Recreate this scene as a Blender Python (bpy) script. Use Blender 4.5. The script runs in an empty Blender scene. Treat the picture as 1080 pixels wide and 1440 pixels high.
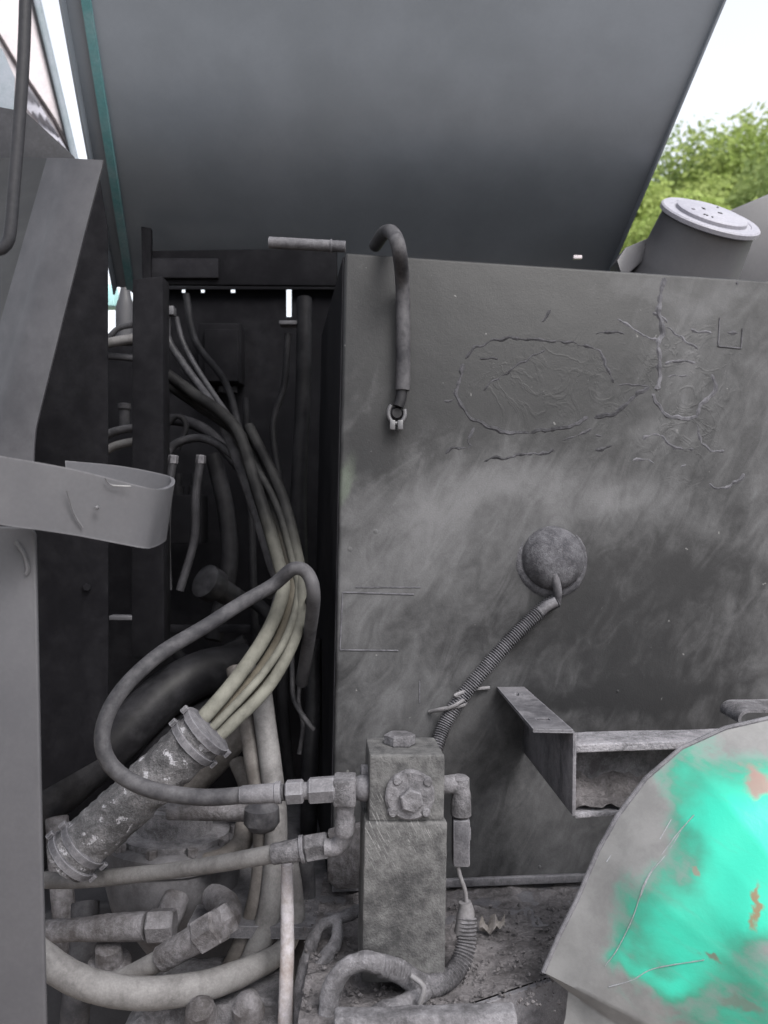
import bpy, bmesh, math, random
from mathutils import Vector, Matrix, noise
random.seed(7)
R_ = math.radians
SC = bpy.context.scene
COL = SC.collection

# ------------------------------------------------------------------ camera
F_PX = 1170.0
CAM = Vector((0.0, 0.0, 1.6))
PITCH, ROLL = R_(2.0), R_(1.1)
cam_data = bpy.data.cameras.new("camera")
cam = bpy.data.objects.new("camera", cam_data)
COL.objects.link(cam)
cam_data.sensor_fit = 'VERTICAL'
cam_data.sensor_height = 36.0
cam_data.lens = F_PX / 1440.0 * 36.0
cam_data.clip_start = 0.02
cam_data.dof.use_dof = True
cam_data.dof.focus_distance = 1.08
cam_data.dof.aperture_fstop = 6.5
cam_data.clip_end = 2000.0
f_ = Vector((0, math.cos(PITCH), math.sin(PITCH)))
r0 = Vector((1, 0, 0))
u0 = r0.cross(f_)
RX = r0 * math.cos(ROLL) + u0 * math.sin(ROLL)
UX = -r0 * math.sin(ROLL) + u0 * math.cos(ROLL)
FX = f_
cam.matrix_world = Matrix(((RX.x, UX.x, -FX.x, CAM.x), (RX.y, UX.y, -FX.y, CAM.y),
                           (RX.z, UX.z, -FX.z, CAM.z), (0, 0, 0, 1)))
SC.camera = cam

# ------------------------------------------------------------------ world, sun, exposure
SUN_EL, SUN_AZ = R_(48), R_(150)          # azimuth: direction towards the sun, from +Y clockwise
world = bpy.data.worlds.new("World")
SC.world = world
world.use_nodes = True
wn = world.node_tree
wn.nodes.clear()
sky = wn.nodes.new('ShaderNodeTexSky')
sky.sky_type = 'NISHITA'
sky.sun_disc = False
sky.sun_elevation = SUN_EL
sky.sun_rotation = SUN_AZ
sky.dust_density = 4.0
sky.air_density = 1.0
sky.ozone_density = 1.0
bgn = wn.nodes.new('ShaderNodeBackground')
bgn.inputs['Strength'].default_value = 0.15
wo = wn.nodes.new('ShaderNodeOutputWorld')
hsv = wn.nodes.new('ShaderNodeHueSaturation')
hsv.inputs['Saturation'].default_value = 0.24      # overcast: the blue is veiled by thin cloud
wn.links.new(sky.outputs[0], hsv.inputs['Color'])
wn.links.new(hsv.outputs[0], bgn.inputs['Color'])
wn.links.new(bgn.outputs[0], wo.inputs['Surface'])
sl = bpy.data.lights.new("sun", 'SUN')
sl.energy = 1.3
sl.angle = R_(25)
sl.color = (1.0, 0.965, 0.92)
sun = bpy.data.objects.new("sun", sl)
COL.objects.link(sun)
sd = Vector((math.sin(SUN_AZ) * math.cos(SUN_EL), math.cos(SUN_AZ) * math.cos(SUN_EL), math.sin(SUN_EL)))
sun.rotation_euler = (-sd).to_track_quat('-Z', 'Y').to_euler()
sun.location = sd * 30
SC.view_settings.view_transform = 'Standard'
SC.view_settings.look = 'None'
SC.view_settings.exposure = 1.5
SC.view_settings.gamma = 1.0
SC.render.engine = 'CYCLES'
SC.cycles.use_denoising = True
SC.cycles.max_bounces = 8
SC.cycles.diffuse_bounces = 5

# ------------------------------------------------------------------ helpers
def P(px, py, D):
    return CAM + FX * D + RX * ((px - 540.0) / F_PX * D) + UX * ((720.0 - py) / F_PX * D)

def S(px, D):                      # pixels to metres at distance D
    return px / F_PX * D

YAW = R_(8.0)
T_O = P(466, 1252, 1.2)
T_X = Vector((math.cos(YAW), math.sin(YAW), 0))
T_N = Vector((math.sin(YAW), -math.cos(YAW), 0))      # towards the viewer
Z = Vector((0, 0, 1))

def T(px, py, off=0.0):            # point on the tank's front plane seen at a pixel
    d = FX + RX * ((px - 540.0) / F_PX) + UX * ((720.0 - py) / F_PX)
    o = T_O + T_N * off
    t = (o - CAM).dot(T_N) / d.dot(T_N)
    return CAM + d * t

def depth(p):
    return (p - CAM).dot(FX)

def proj(p):
    v = p - CAM
    D = v.dot(FX)
    return (540 + v.dot(RX) / D * F_PX, 720 - v.dot(UX) / D * F_PX)

def catmull(pts, n=8):
    if len(pts) < 3:
        return [pts[0].lerp(pts[-1], i / n) for i in range(n + 1)]
    q = [pts[0] * 2 - pts[1]] + list(pts) + [pts[-1] * 2 - pts[-2]]
    out = []
    for i in range(1, len(q) - 2):
        a, b, c, d = q[i - 1], q[i], q[i + 1], q[i + 2]
        for k in range(n):
            t = k / n
            out.append(0.5 * ((2 * b) + (c - a) * t + (2 * a - 5 * b + 4 * c - d) * t * t + (3 * b - a - 3 * c + d) * t ** 3))
    out.append(q[-2].copy())
    return out

def resample(pts, step):
    L = [0.0]
    for a, b in zip(pts, pts[1:]):
        L.append(L[-1] + (b - a).length)
    n = max(2, int(L[-1] / step) + 1)
    out, j = [], 0
    for i in range(n + 1):
        s = L[-1] * i / n
        while j < len(L) - 2 and L[j + 1] < s:
            j += 1
        seg = L[j + 1] - L[j]
        t = 0 if seg < 1e-9 else (s - L[j]) / seg
        out.append(pts[j].lerp(pts[j + 1], t))
    return out

def xf(o):
    return Matrix.Translation(o.location) @ o.rotation_euler.to_matrix().to_4x4()

def world_m(o):
    m = xf(o)
    while o.parent:
        o = o.parent
        m = xf(o) @ m
    return m

def thing(name, label, cat, loc, group=None, rotz=0.0, kind=None):
    o = bpy.data.objects.new(name, None)
    COL.objects.link(o)
    o.location = loc
    o.rotation_euler = (0, 0, rotz)
    o.empty_display_size = 0.05
    tag(o, label, cat, group, kind)
    return o

def tag(o, label=None, cat=None, group=None, kind=None):
    if label: o['label'] = label
    if cat: o['category'] = cat
    if group: o['group'] = group
    if kind: o['kind'] = kind
    return o

class MB:
    def __init__(s):
        s.v, s.f = [], []

    def add(s, vs, fs):
        b = len(s.v)
        s.v += [Vector(v) for v in vs]
        s.f += [tuple(i + b for i in f) for f in fs]
        return s

    def tube(s, path, r, seg=14, caps=True):
        n = len(path)
        rs = r if isinstance(r, (list, tuple)) else [r] * n
        t0 = (path[1] - path[0]).normalized()
        up = Vector((0, 0, 1)) if abs(t0.z) < 0.9 else Vector((1, 0, 0))
        nrm = (up - t0 * up.dot(t0)).normalized()
        vs, fs = [], []
        prev = t0
        for i, p in enumerate(path):
            t = (path[min(i + 1, n - 1)] - path[max(i - 1, 0)]).normalized()
            if t.length < 0.5: t = prev
            nrm = (nrm - t * nrm.dot(t)).normalized()
            bn = t.cross(nrm)
            for k in range(seg):
                a = 2 * math.pi * k / seg
                vs.append(p + (nrm * math.cos(a) + bn * math.sin(a)) * rs[i])
            prev = t
        for i in range(n - 1):
            for k in range(seg):
                k2 = (k + 1) % seg
                fs.append((i * seg + k, i * seg + k2, (i + 1) * seg + k2, (i + 1) * seg + k))
        if caps:
            fs.append(tuple(range(seg - 1, -1, -1)))
            fs.append(tuple((n - 1) * seg + k for k in range(seg)))
        return s.add(vs, fs)

    def lathe(s, o, d, prof, seg=24, rot=0.0):
        d = d.normalized()
        up = Vector((0, 0, 1)) if abs(d.z) < 0.9 else Vector((1, 0, 0))
        a = (up - d * up.dot(d)).normalized()
        b = d.cross(a)
        vs, fs = [], []
        for (h, r) in prof:
            for k in range(seg):
                w = 2 * math.pi * k / seg + rot
                vs.append(o + d * h + (a * math.cos(w) + b * math.sin(w)) * max(r, 1e-5))
        for i in range(len(prof) - 1):
            for k in range(seg):
                k2 = (k + 1) % seg
                fs.append((i * seg + k, i * seg + k2, (i + 1) * seg + k2, (i + 1) * seg + k))
        fs.append(tuple(range(seg - 1, -1, -1)))
        fs.append(tuple((len(prof) - 1) * seg + k for k in range(seg)))
        return s.add(vs, fs)

    def hexa(s, a, b, r, rot=0.3, ch=0.12):
        L = (b - a).length
        c = min(r * ch, L * 0.2)
        return s.lathe(a, b - a, [(0, r * 0.86), (c, r), (L - c, r), (L, r * 0.86)], 6, rot)

    def prism(s, pts, vec):
        n = len(pts)
        vs = list(pts) + [p + vec for p in pts]
        fs = [tuple(range(n)), tuple(range(2 * n - 1, n - 1, -1))]
        for i in range(n):
            j = (i + 1) % n
            fs.append((j, i, i + n, j + n))
        return s.add(vs, fs)

    def box(s, c, hx, hy, hz):
        vs = [c + hx * x + hy * y + hz * z for z in (-1, 1) for y in (-1, 1) for x in (-1, 1)]
        return s.add(vs, [(0, 2, 3, 1), (4, 5, 7, 6), (0, 1, 5, 4), (2, 6, 7, 3), (0, 4, 6, 2), (1, 3, 7, 5)])

    def grid(s, rows):
        m, n = len(rows), len(rows[0])
        vs = [p for r in rows for p in r]
        return s.add(vs, [(i * n + j, i * n + j + 1, (i + 1) * n + j + 1, (i + 1) * n + j) for i in range(m - 1) for j in range(n - 1)])

    def build(s, name, mat, parent=None, bevel=0, segs=2, solid=0, sub=0, rough=None, angle=38, label=None, cat=None, group=None, kind=None, smooth=True):
        if parent is None:
            c = sum(s.v, Vector()) / len(s.v)
            c.z = min(v.z for v in s.v)
            m = Matrix.Translation(c)
        else:
            m = world_m(parent)
        inv = m.inverted()
        me = bpy.data.meshes.new(name)
        me.from_pydata([inv @ v for v in s.v], [], s.f)
        bm = bmesh.new()
        bm.from_mesh(me)
        if kind != 'stuff':
            bmesh.ops.remove_doubles(bm, verts=bm.verts, dist=1e-6)
        if kind != 'stuff':
            bmesh.ops.recalc_face_normals(bm, faces=bm.faces)
        if solid:
            bmesh.ops.solidify(bm, geom=list(bm.faces), thickness=solid)
            bmesh.ops.recalc_face_normals(bm, faces=bm.faces)
        if bevel:
            es = [e for e in bm.edges if len(e.link_faces) == 2 and e.calc_face_angle(0) > R_(35)]
            bmesh.ops.bevel(bm, geom=es, offset=bevel, segments=segs, affect='EDGES', profile=0.5, clamp_overlap=True)
        if sub:
            bmesh.ops.subdivide_edges(bm, edges=bm.edges, cuts=sub, use_grid_fill=True)
        if rough:
            amp, scl = rough
            bm.normal_update()
            off = Vector((random.random() * 50, 3, 7))
            mv = []
            for v in bm.verts:
                p = v.co * scl + off
                q = noise.fractal(p, 1.0, 2.0, 4)
                mv.append(v.normal * (q * amp))
            for v, d in zip(bm.verts, mv):
                v.co += d
        bm.to_mesh(me)
        bm.free()
        if smooth:
            me.polygons.foreach_set('use_smooth', [True] * len(me.polygons))
            me.set_sharp_from_angle(angle=R_(angle))
        me.materials.append(mat)
        o = bpy.data.objects.new(name, me)
        COL.objects.link(o)
        if parent is None:
            o.location = m.translation
        else:
            o.parent = parent
        tag(o, label, cat, group, kind)
        return o

# ------------------------------------------------------------------ materials
class NT:
    def __init__(s, name):
        s.m = bpy.data.materials.new(name)
        s.m.use_nodes = True
        s.t = s.m.node_tree
        s.t.nodes.clear()
        s.out = s.n('ShaderNodeOutputMaterial')
        s.b = s.n('ShaderNodeBsdfPrincipled')
        s.l(s.b.outputs[0], s.out.inputs[0])
        s.tc = s.n('ShaderNodeTexCoord')
    def n(s, t, **kw):
        x = s.t.nodes.new(t)
        for k, v in kw.items(): setattr(x, k, v)
        return x
    def l(s, a, b): s.t.links.new(a, b)
    def val(s, sock, v):
        if hasattr(v, 'links') or isinstance(v, bpy.types.NodeSocket): s.l(v, sock)
        else: sock.default_value = v
    def noise(s, scale, detail=6, rough=0.6, vec=None, dist=0.0):
        x = s.n('ShaderNodeTexNoise')
        x.inputs['Scale'].default_value = scale
        x.inputs['Detail'].default_value = detail
        x.inputs['Roughness'].default_value = rough
        x.inputs['Distortion'].default_value = dist
        s.l(vec if vec is not None else s.tc.outputs['Object'], x.inputs['Vector'])
        return x.outputs['Fac']
    def rng(s, v, a, b, c=0.0, d=1.0):
        x = s.n('ShaderNodeMapRange')
        x.interpolation_type = 'SMOOTHSTEP'
        s.val(x.inputs[0], v)
        for i, q in enumerate((a, b, c, d)): x.inputs[i + 1].default_value = q
        return x.outputs[0]
    def math(s, op, a, b=0.0, clamp=False):
        x = s.n('ShaderNodeMath', operation=op, use_clamp=clamp)
        s.val(x.inputs[0], a); s.val(x.inputs[1], b)
        return x.outputs[0]
    def mix(s, fac, a, b):
        x = s.n('ShaderNodeMix', data_type='RGBA')
        s.val(x.inputs[0], fac)
        for i, q in ((6, a), (7, b)):
            if isinstance(q, tuple): x.inputs[i].default_value = (*q[:3], 1)
            else: s.l(q, x.inputs[i])
        return x.outputs[2]
    def mapped(s, loc=(0, 0, 0), rot=(0, 0, 0), scale=(1, 1, 1), vec=None):
        x = s.n('ShaderNodeMapping')
        x.vector_type = 'TEXTURE'
        s.l(vec if vec is not None else s.tc.outputs['Object'], x.inputs[0])
        x.inputs['Location'].default_value = loc
        x.inputs['Rotation'].default_value = rot
        x.inputs['Scale'].default_value = scale
        return x.outputs[0]
    def warp(s, amount, scale):
        nz = s.n('ShaderNodeTexNoise')
        nz.inputs['Scale'].default_value = scale
        nz.inputs['Detail'].default_value = 4
        s.l(s.tc.outputs['Object'], nz.inputs['Vector'])
        sub = s.n('ShaderNodeVectorMath', operation='SUBTRACT')
        s.l(nz.outputs['Color'], sub.inputs[0])
        sub.inputs[1].default_value = (0.5, 0.5, 0.5)
        sc = s.n('ShaderNodeVectorMath', operation='SCALE')
        s.l(sub.outputs[0], sc.inputs[0])
        sc.inputs['Scale'].default_value = amount
        ad = s.n('ShaderNodeVectorMath', operation='ADD')
        s.l(s.tc.outputs['Object'], ad.inputs[0]); s.l(sc.outputs[0], ad.inputs[1])
        return ad.outputs[0]
    def blob(s, vec, c, rad, rot=0.0, soft=0.6):
        v = s.mapped(tuple(c), (0, rot, 0), rad, vec)
        ln = s.n('ShaderNodeVectorMath', operation='LENGTH')
        s.l(v, ln.inputs[0])
        return s.rng(ln.outputs['Value'], 1.0 - soft, 1.0 + soft * 0.4, 1.0, 0.0)
    def bump(s, h, strength, dist, nrm=None):
        x = s.n('ShaderNodeBump')
        x.inputs['Strength'].default_value = strength
        x.inputs['Distance'].default_value = dist
        s.l(h, x.inputs['Height'])
        if nrm is not None: s.l(nrm, x.inputs['Normal'])
        return x.outputs[0]
    def finish(s, col, rough, nrm=None, spec=0.3, metal=0.0):
        s.val(s.b.inputs['Base Color'], (*col[:3], 1) if isinstance(col, tuple) else col)
        s.val(s.b.inputs['Roughness'], rough)
        s.b.inputs['Specular IOR Level'].default_value = spec
        s.b.inputs['Metallic'].default_value = metal
        if nrm is not None: s.l(nrm, s.b.inputs['Normal'])
        return s.m

def dusty(name, base, dust, amt=0.5, scale=9.0, rough=0.75, bump=0.25, bdist=0.002, fine=260.0, spec=0.15, edge=None, chip=None, g=0.29, grain=0.10):
    cool = lambda c: tuple(x * g * w for x, w in zip(c, (0.975, 0.97, 1.075)))
    base, dust = cool(base), cool(dust)
    edge = cool(edge) if edge else None
    chip = (cool(chip[0]), chip[1], chip[2]) if chip else None
    k = NT(name)
    a = k.noise(scale, 8, 0.65, dist=0.4)
    f = k.noise(fine, 3, 0.6)
    g = k.noise(scale * 6, 6, 0.7)
    fac = k.rng(k.math('ADD', a, k.math('MULTIPLY', k.math('SUBTRACT', g, 0.5), 0.5)), 0.75 - amt * 0.5 - 0.2, 0.75 - amt * 0.5 + 0.2)
    col = k.mix(fac, base, dust)
    sp = k.rng(f, 0.35, 0.75, 1 - grain, 1 + grain)
    mx = k.n('ShaderNodeMix', data_type='RGBA', blend_type='MULTIPLY')
    mx.inputs[0].default_value = 1.0
    k.l(col, mx.inputs[6])
    cb = k.n('ShaderNodeCombineColor')
    for i in range(3): k.l(sp, cb.inputs[i])
    k.l(cb.outputs[0], mx.inputs[7])
    col = mx.outputs[2]
    if chip:
        ch = k.noise(chip[1], 5, 0.7)
        col = k.mix(k.rng(ch, chip[2], chip[2] + 0.03), col, chip[0])
    if edge:
        bv = k.n('ShaderNodeBevel')
        bv.samples = 4
        bv.inputs['Radius'].default_value = 0.0025
        ge = k.n('ShaderNodeNewGeometry')
        dt = k.n('ShaderNodeVectorMath', operation='DOT_PRODUCT')
        k.l(bv.outputs[0], dt.inputs[0]); k.l(ge.outputs['Normal'], dt.inputs[1])
        e = k.rng(dt.outputs['Value'], 0.985, 0.9, 0.0, 1.0)
        e = k.math('MULTIPLY', e, k.rng(k.noise(45, 5, 0.7), 0.35, 0.6, 0.25, 1.0))
        col = k.mix(e, col, edge)
    h = k.math('ADD', k.math('MULTIPLY', f, 0.35), g)
    return k.finish(col, rough, k.bump(h, bump, bdist), spec)

M = {}
M['dust_metal'] = dusty('dusty_grey_metal', (0.085, 0.085, 0.088), (0.25, 0.246, 0.243), 0.52, 12, 0.65, 0.5, 0.002, 420, edge=(0.36, 0.36, 0.36), grain=.16, g=0.42)
M['crust_brown'] = dusty('greasy_brown_dust', (0.07, 0.064, 0.06), (0.25, 0.243, 0.238), 0.5, 16, 0.7, 0.8, 0.003, 400, 0.25, grain=.14, g=0.46)
M['crust'] = dusty('crusted_dust', (0.085, 0.083, 0.082), (0.29, 0.285, 0.28), 0.52, 18, 0.8, 0.9, 0.003, 500, 0.2, grain=.16, g=0.46)
M['dome'] = dusty('dome_dust', (0.085, 0.085, 0.088), (0.20, 0.2, 0.2), 0.5, 26, 0.9, 0.8, 0.003, 500, 0.1, grain=.15, g=0.4)
M['lip'] = dusty('flaking_lip', (0.12, 0.12, 0.12), (0.36, 0.355, 0.35), 0.6, 30, 0.8, 1.0, 0.004, 400, 0.2, grain=.2, g=.55)
M['sleeve'] = dusty('crumpled_sleeve_foil', (0.08, 0.08, 0.08), (0.27, 0.265, 0.255), 0.5, 30, 0.6, 1.0, 0.004, 500, 0.3, grain=.25, chip=((0.55, 0.55, 0.54), 60, 0.585), g=0.42)
M['hose_rubber'] = dusty('dusty_rubber', (0.05, 0.05, 0.053), (0.16, 0.158, 0.155), 0.5, 14, 0.65, 0.25, 0.001, 400, g=0.36)
M['hose_dark'] = dusty('dark_rubber', (0.02, 0.02, 0.022), (0.07, 0.07, 0.072), 0.4, 14, 0.5, 0.2, 0.001, 300, g=0.3)
M['hose_pale'] = dusty('pale_dusted_rubber', (0.13, 0.125, 0.115), (0.25, 0.245, 0.225), 0.6, 18, 0.6, 0.25, 0.001, 400, g=0.44)
M['hose_brown'] = dusty('brown_dusted_rubber', (0.11, 0.10, 0.085), (0.22, 0.205, 0.18), 0.5, 18, 0.6, 0.25, 0.001, 400, g=0.42)
M['bay_hose'] = dusty('bay_grey_hose', (0.03, 0.03, 0.032), (0.12, 0.12, 0.122), 0.5, 10, 0.5, 0.2, 0.001, 300, .15, g=.3)
M['hose_black'] = dusty('clean_black_rubber', (0.03, 0.03, 0.032), (0.08, 0.08, 0.082), 0.45, 10, 0.6, 0.2, 0.001, 300, .06, g=0.2)
M['pipe_worn'] = dusty('worn_white_pipe', (0.32, 0.27, 0.23), (0.6, 0.58, 0.56), 0.6, 16, 0.6, 0.4, 0.001, 300, g=0.45)
M['dark_paint'] = dusty('dark_bay_paint', (0.03, 0.03, 0.033), (0.06, 0.06, 0.062), 0.4, 6, 0.8, 0.15, 0.001, 200, .05, g=0.28)
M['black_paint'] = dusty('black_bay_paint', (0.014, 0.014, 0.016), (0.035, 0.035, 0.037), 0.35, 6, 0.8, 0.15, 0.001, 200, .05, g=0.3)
M['hood_paint'] = dusty('hood_inner_paint', (0.265, 0.305, 0.325), (0.33, 0.375, 0.40), 0.5, 1.6, 0.36, 0.02, 0.001, 160, 0.5, grain=.015, g=0.33)
M['panel_paint'] = dusty('grey_panel_paint', (0.125, 0.126, 0.13), (0.155, 0.155, 0.156), 0.5, 5, 0.55, 0.08, 0.001, 240, 0.35, grain=.035, edge=(0.34, 0.34, 0.34), chip=((0.34, 0.34, 0.34), 14, 0.735), g=0.31)
M['shroud_paint'] = dusty('shroud_grey_paint', (0.075, 0.075, 0.08), (0.16, 0.16, 0.163), 0.42, 4, 0.42, 0.06, 0.001, 240, 0.4, grain=.03, g=0.31)
M['panel_mid'] = dusty('pump_grey_dust', (0.10, 0.098, 0.096), (0.19, 0.187, 0.183), 0.5, 9, 0.75, 0.3, 0.002, 300, .15, g=.42)
M['panel_dark'] = dusty('dark_panel_paint', (0.05, 0.052, 0.056), (0.085, 0.086, 0.09), 0.5, 5, 0.55, 0.12, 0.001, 240)
M['teal_paint'] = dusty('faded_teal_paint', (0.06, 0.16, 0.155), (0.14, 0.2, 0.2), 0.5, 6, 0.5, 0.1, 0.001, g=0.75)
M['cab_white'] = dusty('cream_reflection_paint', (0.62, 0.56, 0.53), (0.72, 0.68, 0.65), 0.5, 5, 0.4, 0.1, 0.001, g=0.55)
M['cab_frame'] = dusty('cab_grey_green_paint', (0.27, 0.33, 0.33), (0.36, 0.4, 0.42), 0.5, 5, 0.5, 0.1, 0.001, g=0.45)
M['cab_teal'] = dusty('pale_teal_paint', (0.3, 0.55, 0.5), (0.4, 0.62, 0.57), 0.5, 6, 0.5, 0.1, 0.001, g=.8)
M['seal'] = dusty('black_seal', (0.02, 0.018, 0.018), (0.05, 0.04, 0.04), 0.4, 20, g=0.9)
M['cap_white'] = dusty('white_cap_paint', (0.68, 0.68, 0.72), (0.78, 0.78, 0.8), 0.6, 20, 0.45, 0.1, 0.0005, g=0.27)
M['cap_print'] = dusty('cap_black_print', (0.03, 0.03, 0.03), (0.06, 0.06, 0.06), 0.4, 20)
M['steel'] = dusty('bright_steel', (0.3, 0.3, 0.3), (0.45, 0.45, 0.45), 0.5, 30, 0.4, 0.2, 0.0005, spec=0.5, g=0.16)
M['wire'] = dusty('pale_wire', (0.4, 0.39, 0.37), (0.55, 0.54, 0.52), 0.5, 40, 0.6, g=0.22)
M['leaf_dry'] = dusty('dry_leaf', (0.35, 0.32, 0.27), (0.55, 0.52, 0.47), 0.5, 60, 0.8, g=0.3)
M['soil'] = dusty('packed_soil', (0.09, 0.085, 0.08), (0.21, 0.2, 0.19), 0.5, 16, 0.95, 1.0, 0.006, 300, 0.1, grain=.16, g=0.58)
M['scratch'] = dusty('pale_scratched_metal', (0.3, 0.32, 0.31), (0.42, 0.44, 0.43), 0.5, 60, 0.5, g=0.5)
M['bark'] = dusty('tree_bark', (0.10, 0.08, 0.06), (0.18, 0.15, 0.12), 0.5, 8, 0.9, 0.6, 0.01, 60, g=0.9)
M['ground'] = dusty('dirt_ground', (0.22, 0.19, 0.15), (0.30, 0.27, 0.22), 0.5, 0.4, 0.95, 0.4, 0.02, 12, g=0.9)
M['grass_hill'] = dusty('grassy_hill', (0.12, 0.16, 0.06), (0.2, 0.23, 0.09), 0.5, 0.3, 0.95, 0.4, 0.05, 6, g=0.9)
def leafmat(name, a, b):
    k = NT(name)
    col = k.mix(k.rng(k.noise(0.9, 4), 0.35, 0.65), a, b)
    k.b.inputs['Transmission Weight'].default_value = 0.0
    m = k.finish(col, 0.6, None, 0.2)
    tr = k.n('ShaderNodeBsdfTranslucent')
    k.l(col, tr.inputs['Color'])
    ms = k.n('ShaderNodeMixShader')
    ms.inputs[0].default_value = 0.5
    k.l(k.b.outputs[0], ms.inputs[1]); k.l(tr.outputs[0], ms.inputs[2])
    k.l(ms.outputs[0], k.out.inputs[0])
    return m
M['leaf_a'] = leafmat('fresh_leaves', (0.20, 0.27, 0.07), (0.30, 0.36, 0.12))
M['leaf_b'] = leafmat('deep_leaves', (0.13, 0.19, 0.06), (0.22, 0.28, 0.10))

# ------------------------------------------------------------------ setting: ground, hill
mb = MB()
rows = []
for i in range(41):
    rows.append([Vector((-400 + 20 * j, -400 + 20 * i, 0)) for j in range(41)])
mb.grid(rows)
mb.build('ground', M['ground'], kind='structure')
mb = MB()
rows = []
for i in range(40):
    y = 7 + i * 1.2
    row = []
    for j in range(60):
        x = -34 + j * 1.5
        h = 13.5 * (1 - math.exp(-max(0, y - 8) / 14.0)) * (0.55 + 0.45 * (0.5 + 0.5 * math.tanh((x - 1) / 6.0)))
        h += noise.noise(Vector((x * 0.12, y * 0.12, 3))) * min(1.2, max(0, y - 8) * 0.12) - 0.05
        row.append(Vector((x, y, h)))
    rows.append(row)
HILL = rows
mb.grid(rows)
mb.build('hill', M['grass_hill'], kind='structure')

def hill_z(x, y):
    h = 13.5 * (1 - math.exp(-max(0, y - 8) / 14.0)) * (0.55 + 0.45 * (0.5 + 0.5 * math.tanh((x - 1) / 6.0)))
    return h + noise.noise(Vector((x * 0.12, y * 0.12, 3))) * min(1.2, max(0, y - 8) * 0.12) - 0.05

def tree(px, top_py, D, width, lab, lm, seed):
    rnd = random.Random(seed)
    top = P(px, top_py, D)
    bz = hill_z(top.x, top.y)
    base = Vector((top.x, top.y, bz - 0.2))
    H = max(2.0, top.z - bz)
    t = thing('tree', lab, 'tree', base, 'trees on the hillside')
    m1 = MB()
    bend = Vector((rnd.uniform(-.3, .3), rnd.uniform(-.3, .3), 0))
    path = catmull([base, base + Vector((0, 0, H * .3)) + bend * .3, base + Vector((0, 0, H * .6)) + bend, base + Vector((0, 0, H * .92))], 4)
    m1.tube(path, [0.14 * H / 5 * (1 - 0.85 * i / (len(path) - 1)) + .01 for i in range(len(path))], 8)
    limbs = []
    for k in range(7):
        a = rnd.uniform(0, 6.28); h = rnd.uniform(.3, .75)
        s0 = base + Vector((0, 0, H * h)) + bend * h
        e = s0 + Vector((math.cos(a), math.sin(a), 0.75)) * width * rnd.uniform(.28, .45)
        limbs.append(e)
        m1.tube([s0, s0.lerp(e, .5) + Vector((0, 0, -.05)), e], [.05 * H / 5, .035 * H / 5, .012], 6)
    m1.build('trunk', M['bark'], t)
    m2 = MB()
    cl = [(base + Vector((0, 0, H * .95)), .28 * width)] + [(e, rnd.uniform(.2, .33) * width) for e in limbs]
    for k in range(9):
        a = rnd.uniform(0, 6.28)
        cl.append((base + Vector((math.cos(a) * width * .38 * rnd.random(), math.sin(a) * width * .33 * rnd.random(), H * rnd.uniform(.4, .92))), rnd.uniform(.15, .26) * width))
    for c, r in cl:
        for q in range(1300):
            d = Vector((rnd.gauss(0, 1), rnd.gauss(0, 1), rnd.gauss(0, .8)))
            d = d.normalized() * r * rnd.uniform(.3, 1.0) ** .7
            p = c + d
            n = (d.normalized() + Vector((rnd.uniform(-1, 1), rnd.uniform(-1, 1), rnd.uniform(-.4, 1)))).normalized()
            u = n.orthogonal().normalized()
            u = Matrix.Rotation(rnd.uniform(0, 6.28), 3, n) @ u
            w = n.cross(u)
            s = rnd.uniform(.045, .1)
            m2.add([p - u * s, p + w * s * .5, p + u * s, p - w * s * .5 + n * s * .2], [(0, 1, 2, 3)])
    o = m2.build('crown', lm, t, kind=None, smooth=False)
    return t

tree(905, 299, 17.0, 3.4, 'pale bright green tree nearest the leaning hood edge', M['leaf_a'], 11)
tree(965, 286, 21.0, 4.2, 'rounded green tree standing behind the white filler cap', M['leaf_b'], 12)
tree(1020, 264, 19.5, 4.0, 'olive tree behind the right half of the filler cap', M['leaf_a'], 13)
tree(1075, 252, 23.0, 4.0, 'tallest dark green tree at the right picture edge', M['leaf_b'], 14)
tree(1062, 319, 13.0, 2.6, 'bushy light green tree low down by the right picture edge', M['leaf_a'], 15)
tree(935, 329, 14.0, 2.4, 'small yellowish green tree low behind the filler cap', M['leaf_a'], 16)
tree(1105, 244, 15.5, 3.6, 'dark bushy tree half cut off by the right picture edge', M['leaf_b'], 17)
tree(885, 349, 15.0, 2.2, 'low bright bush-like tree in the gap beside the hood corner', M['leaf_a'], 18)

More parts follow.
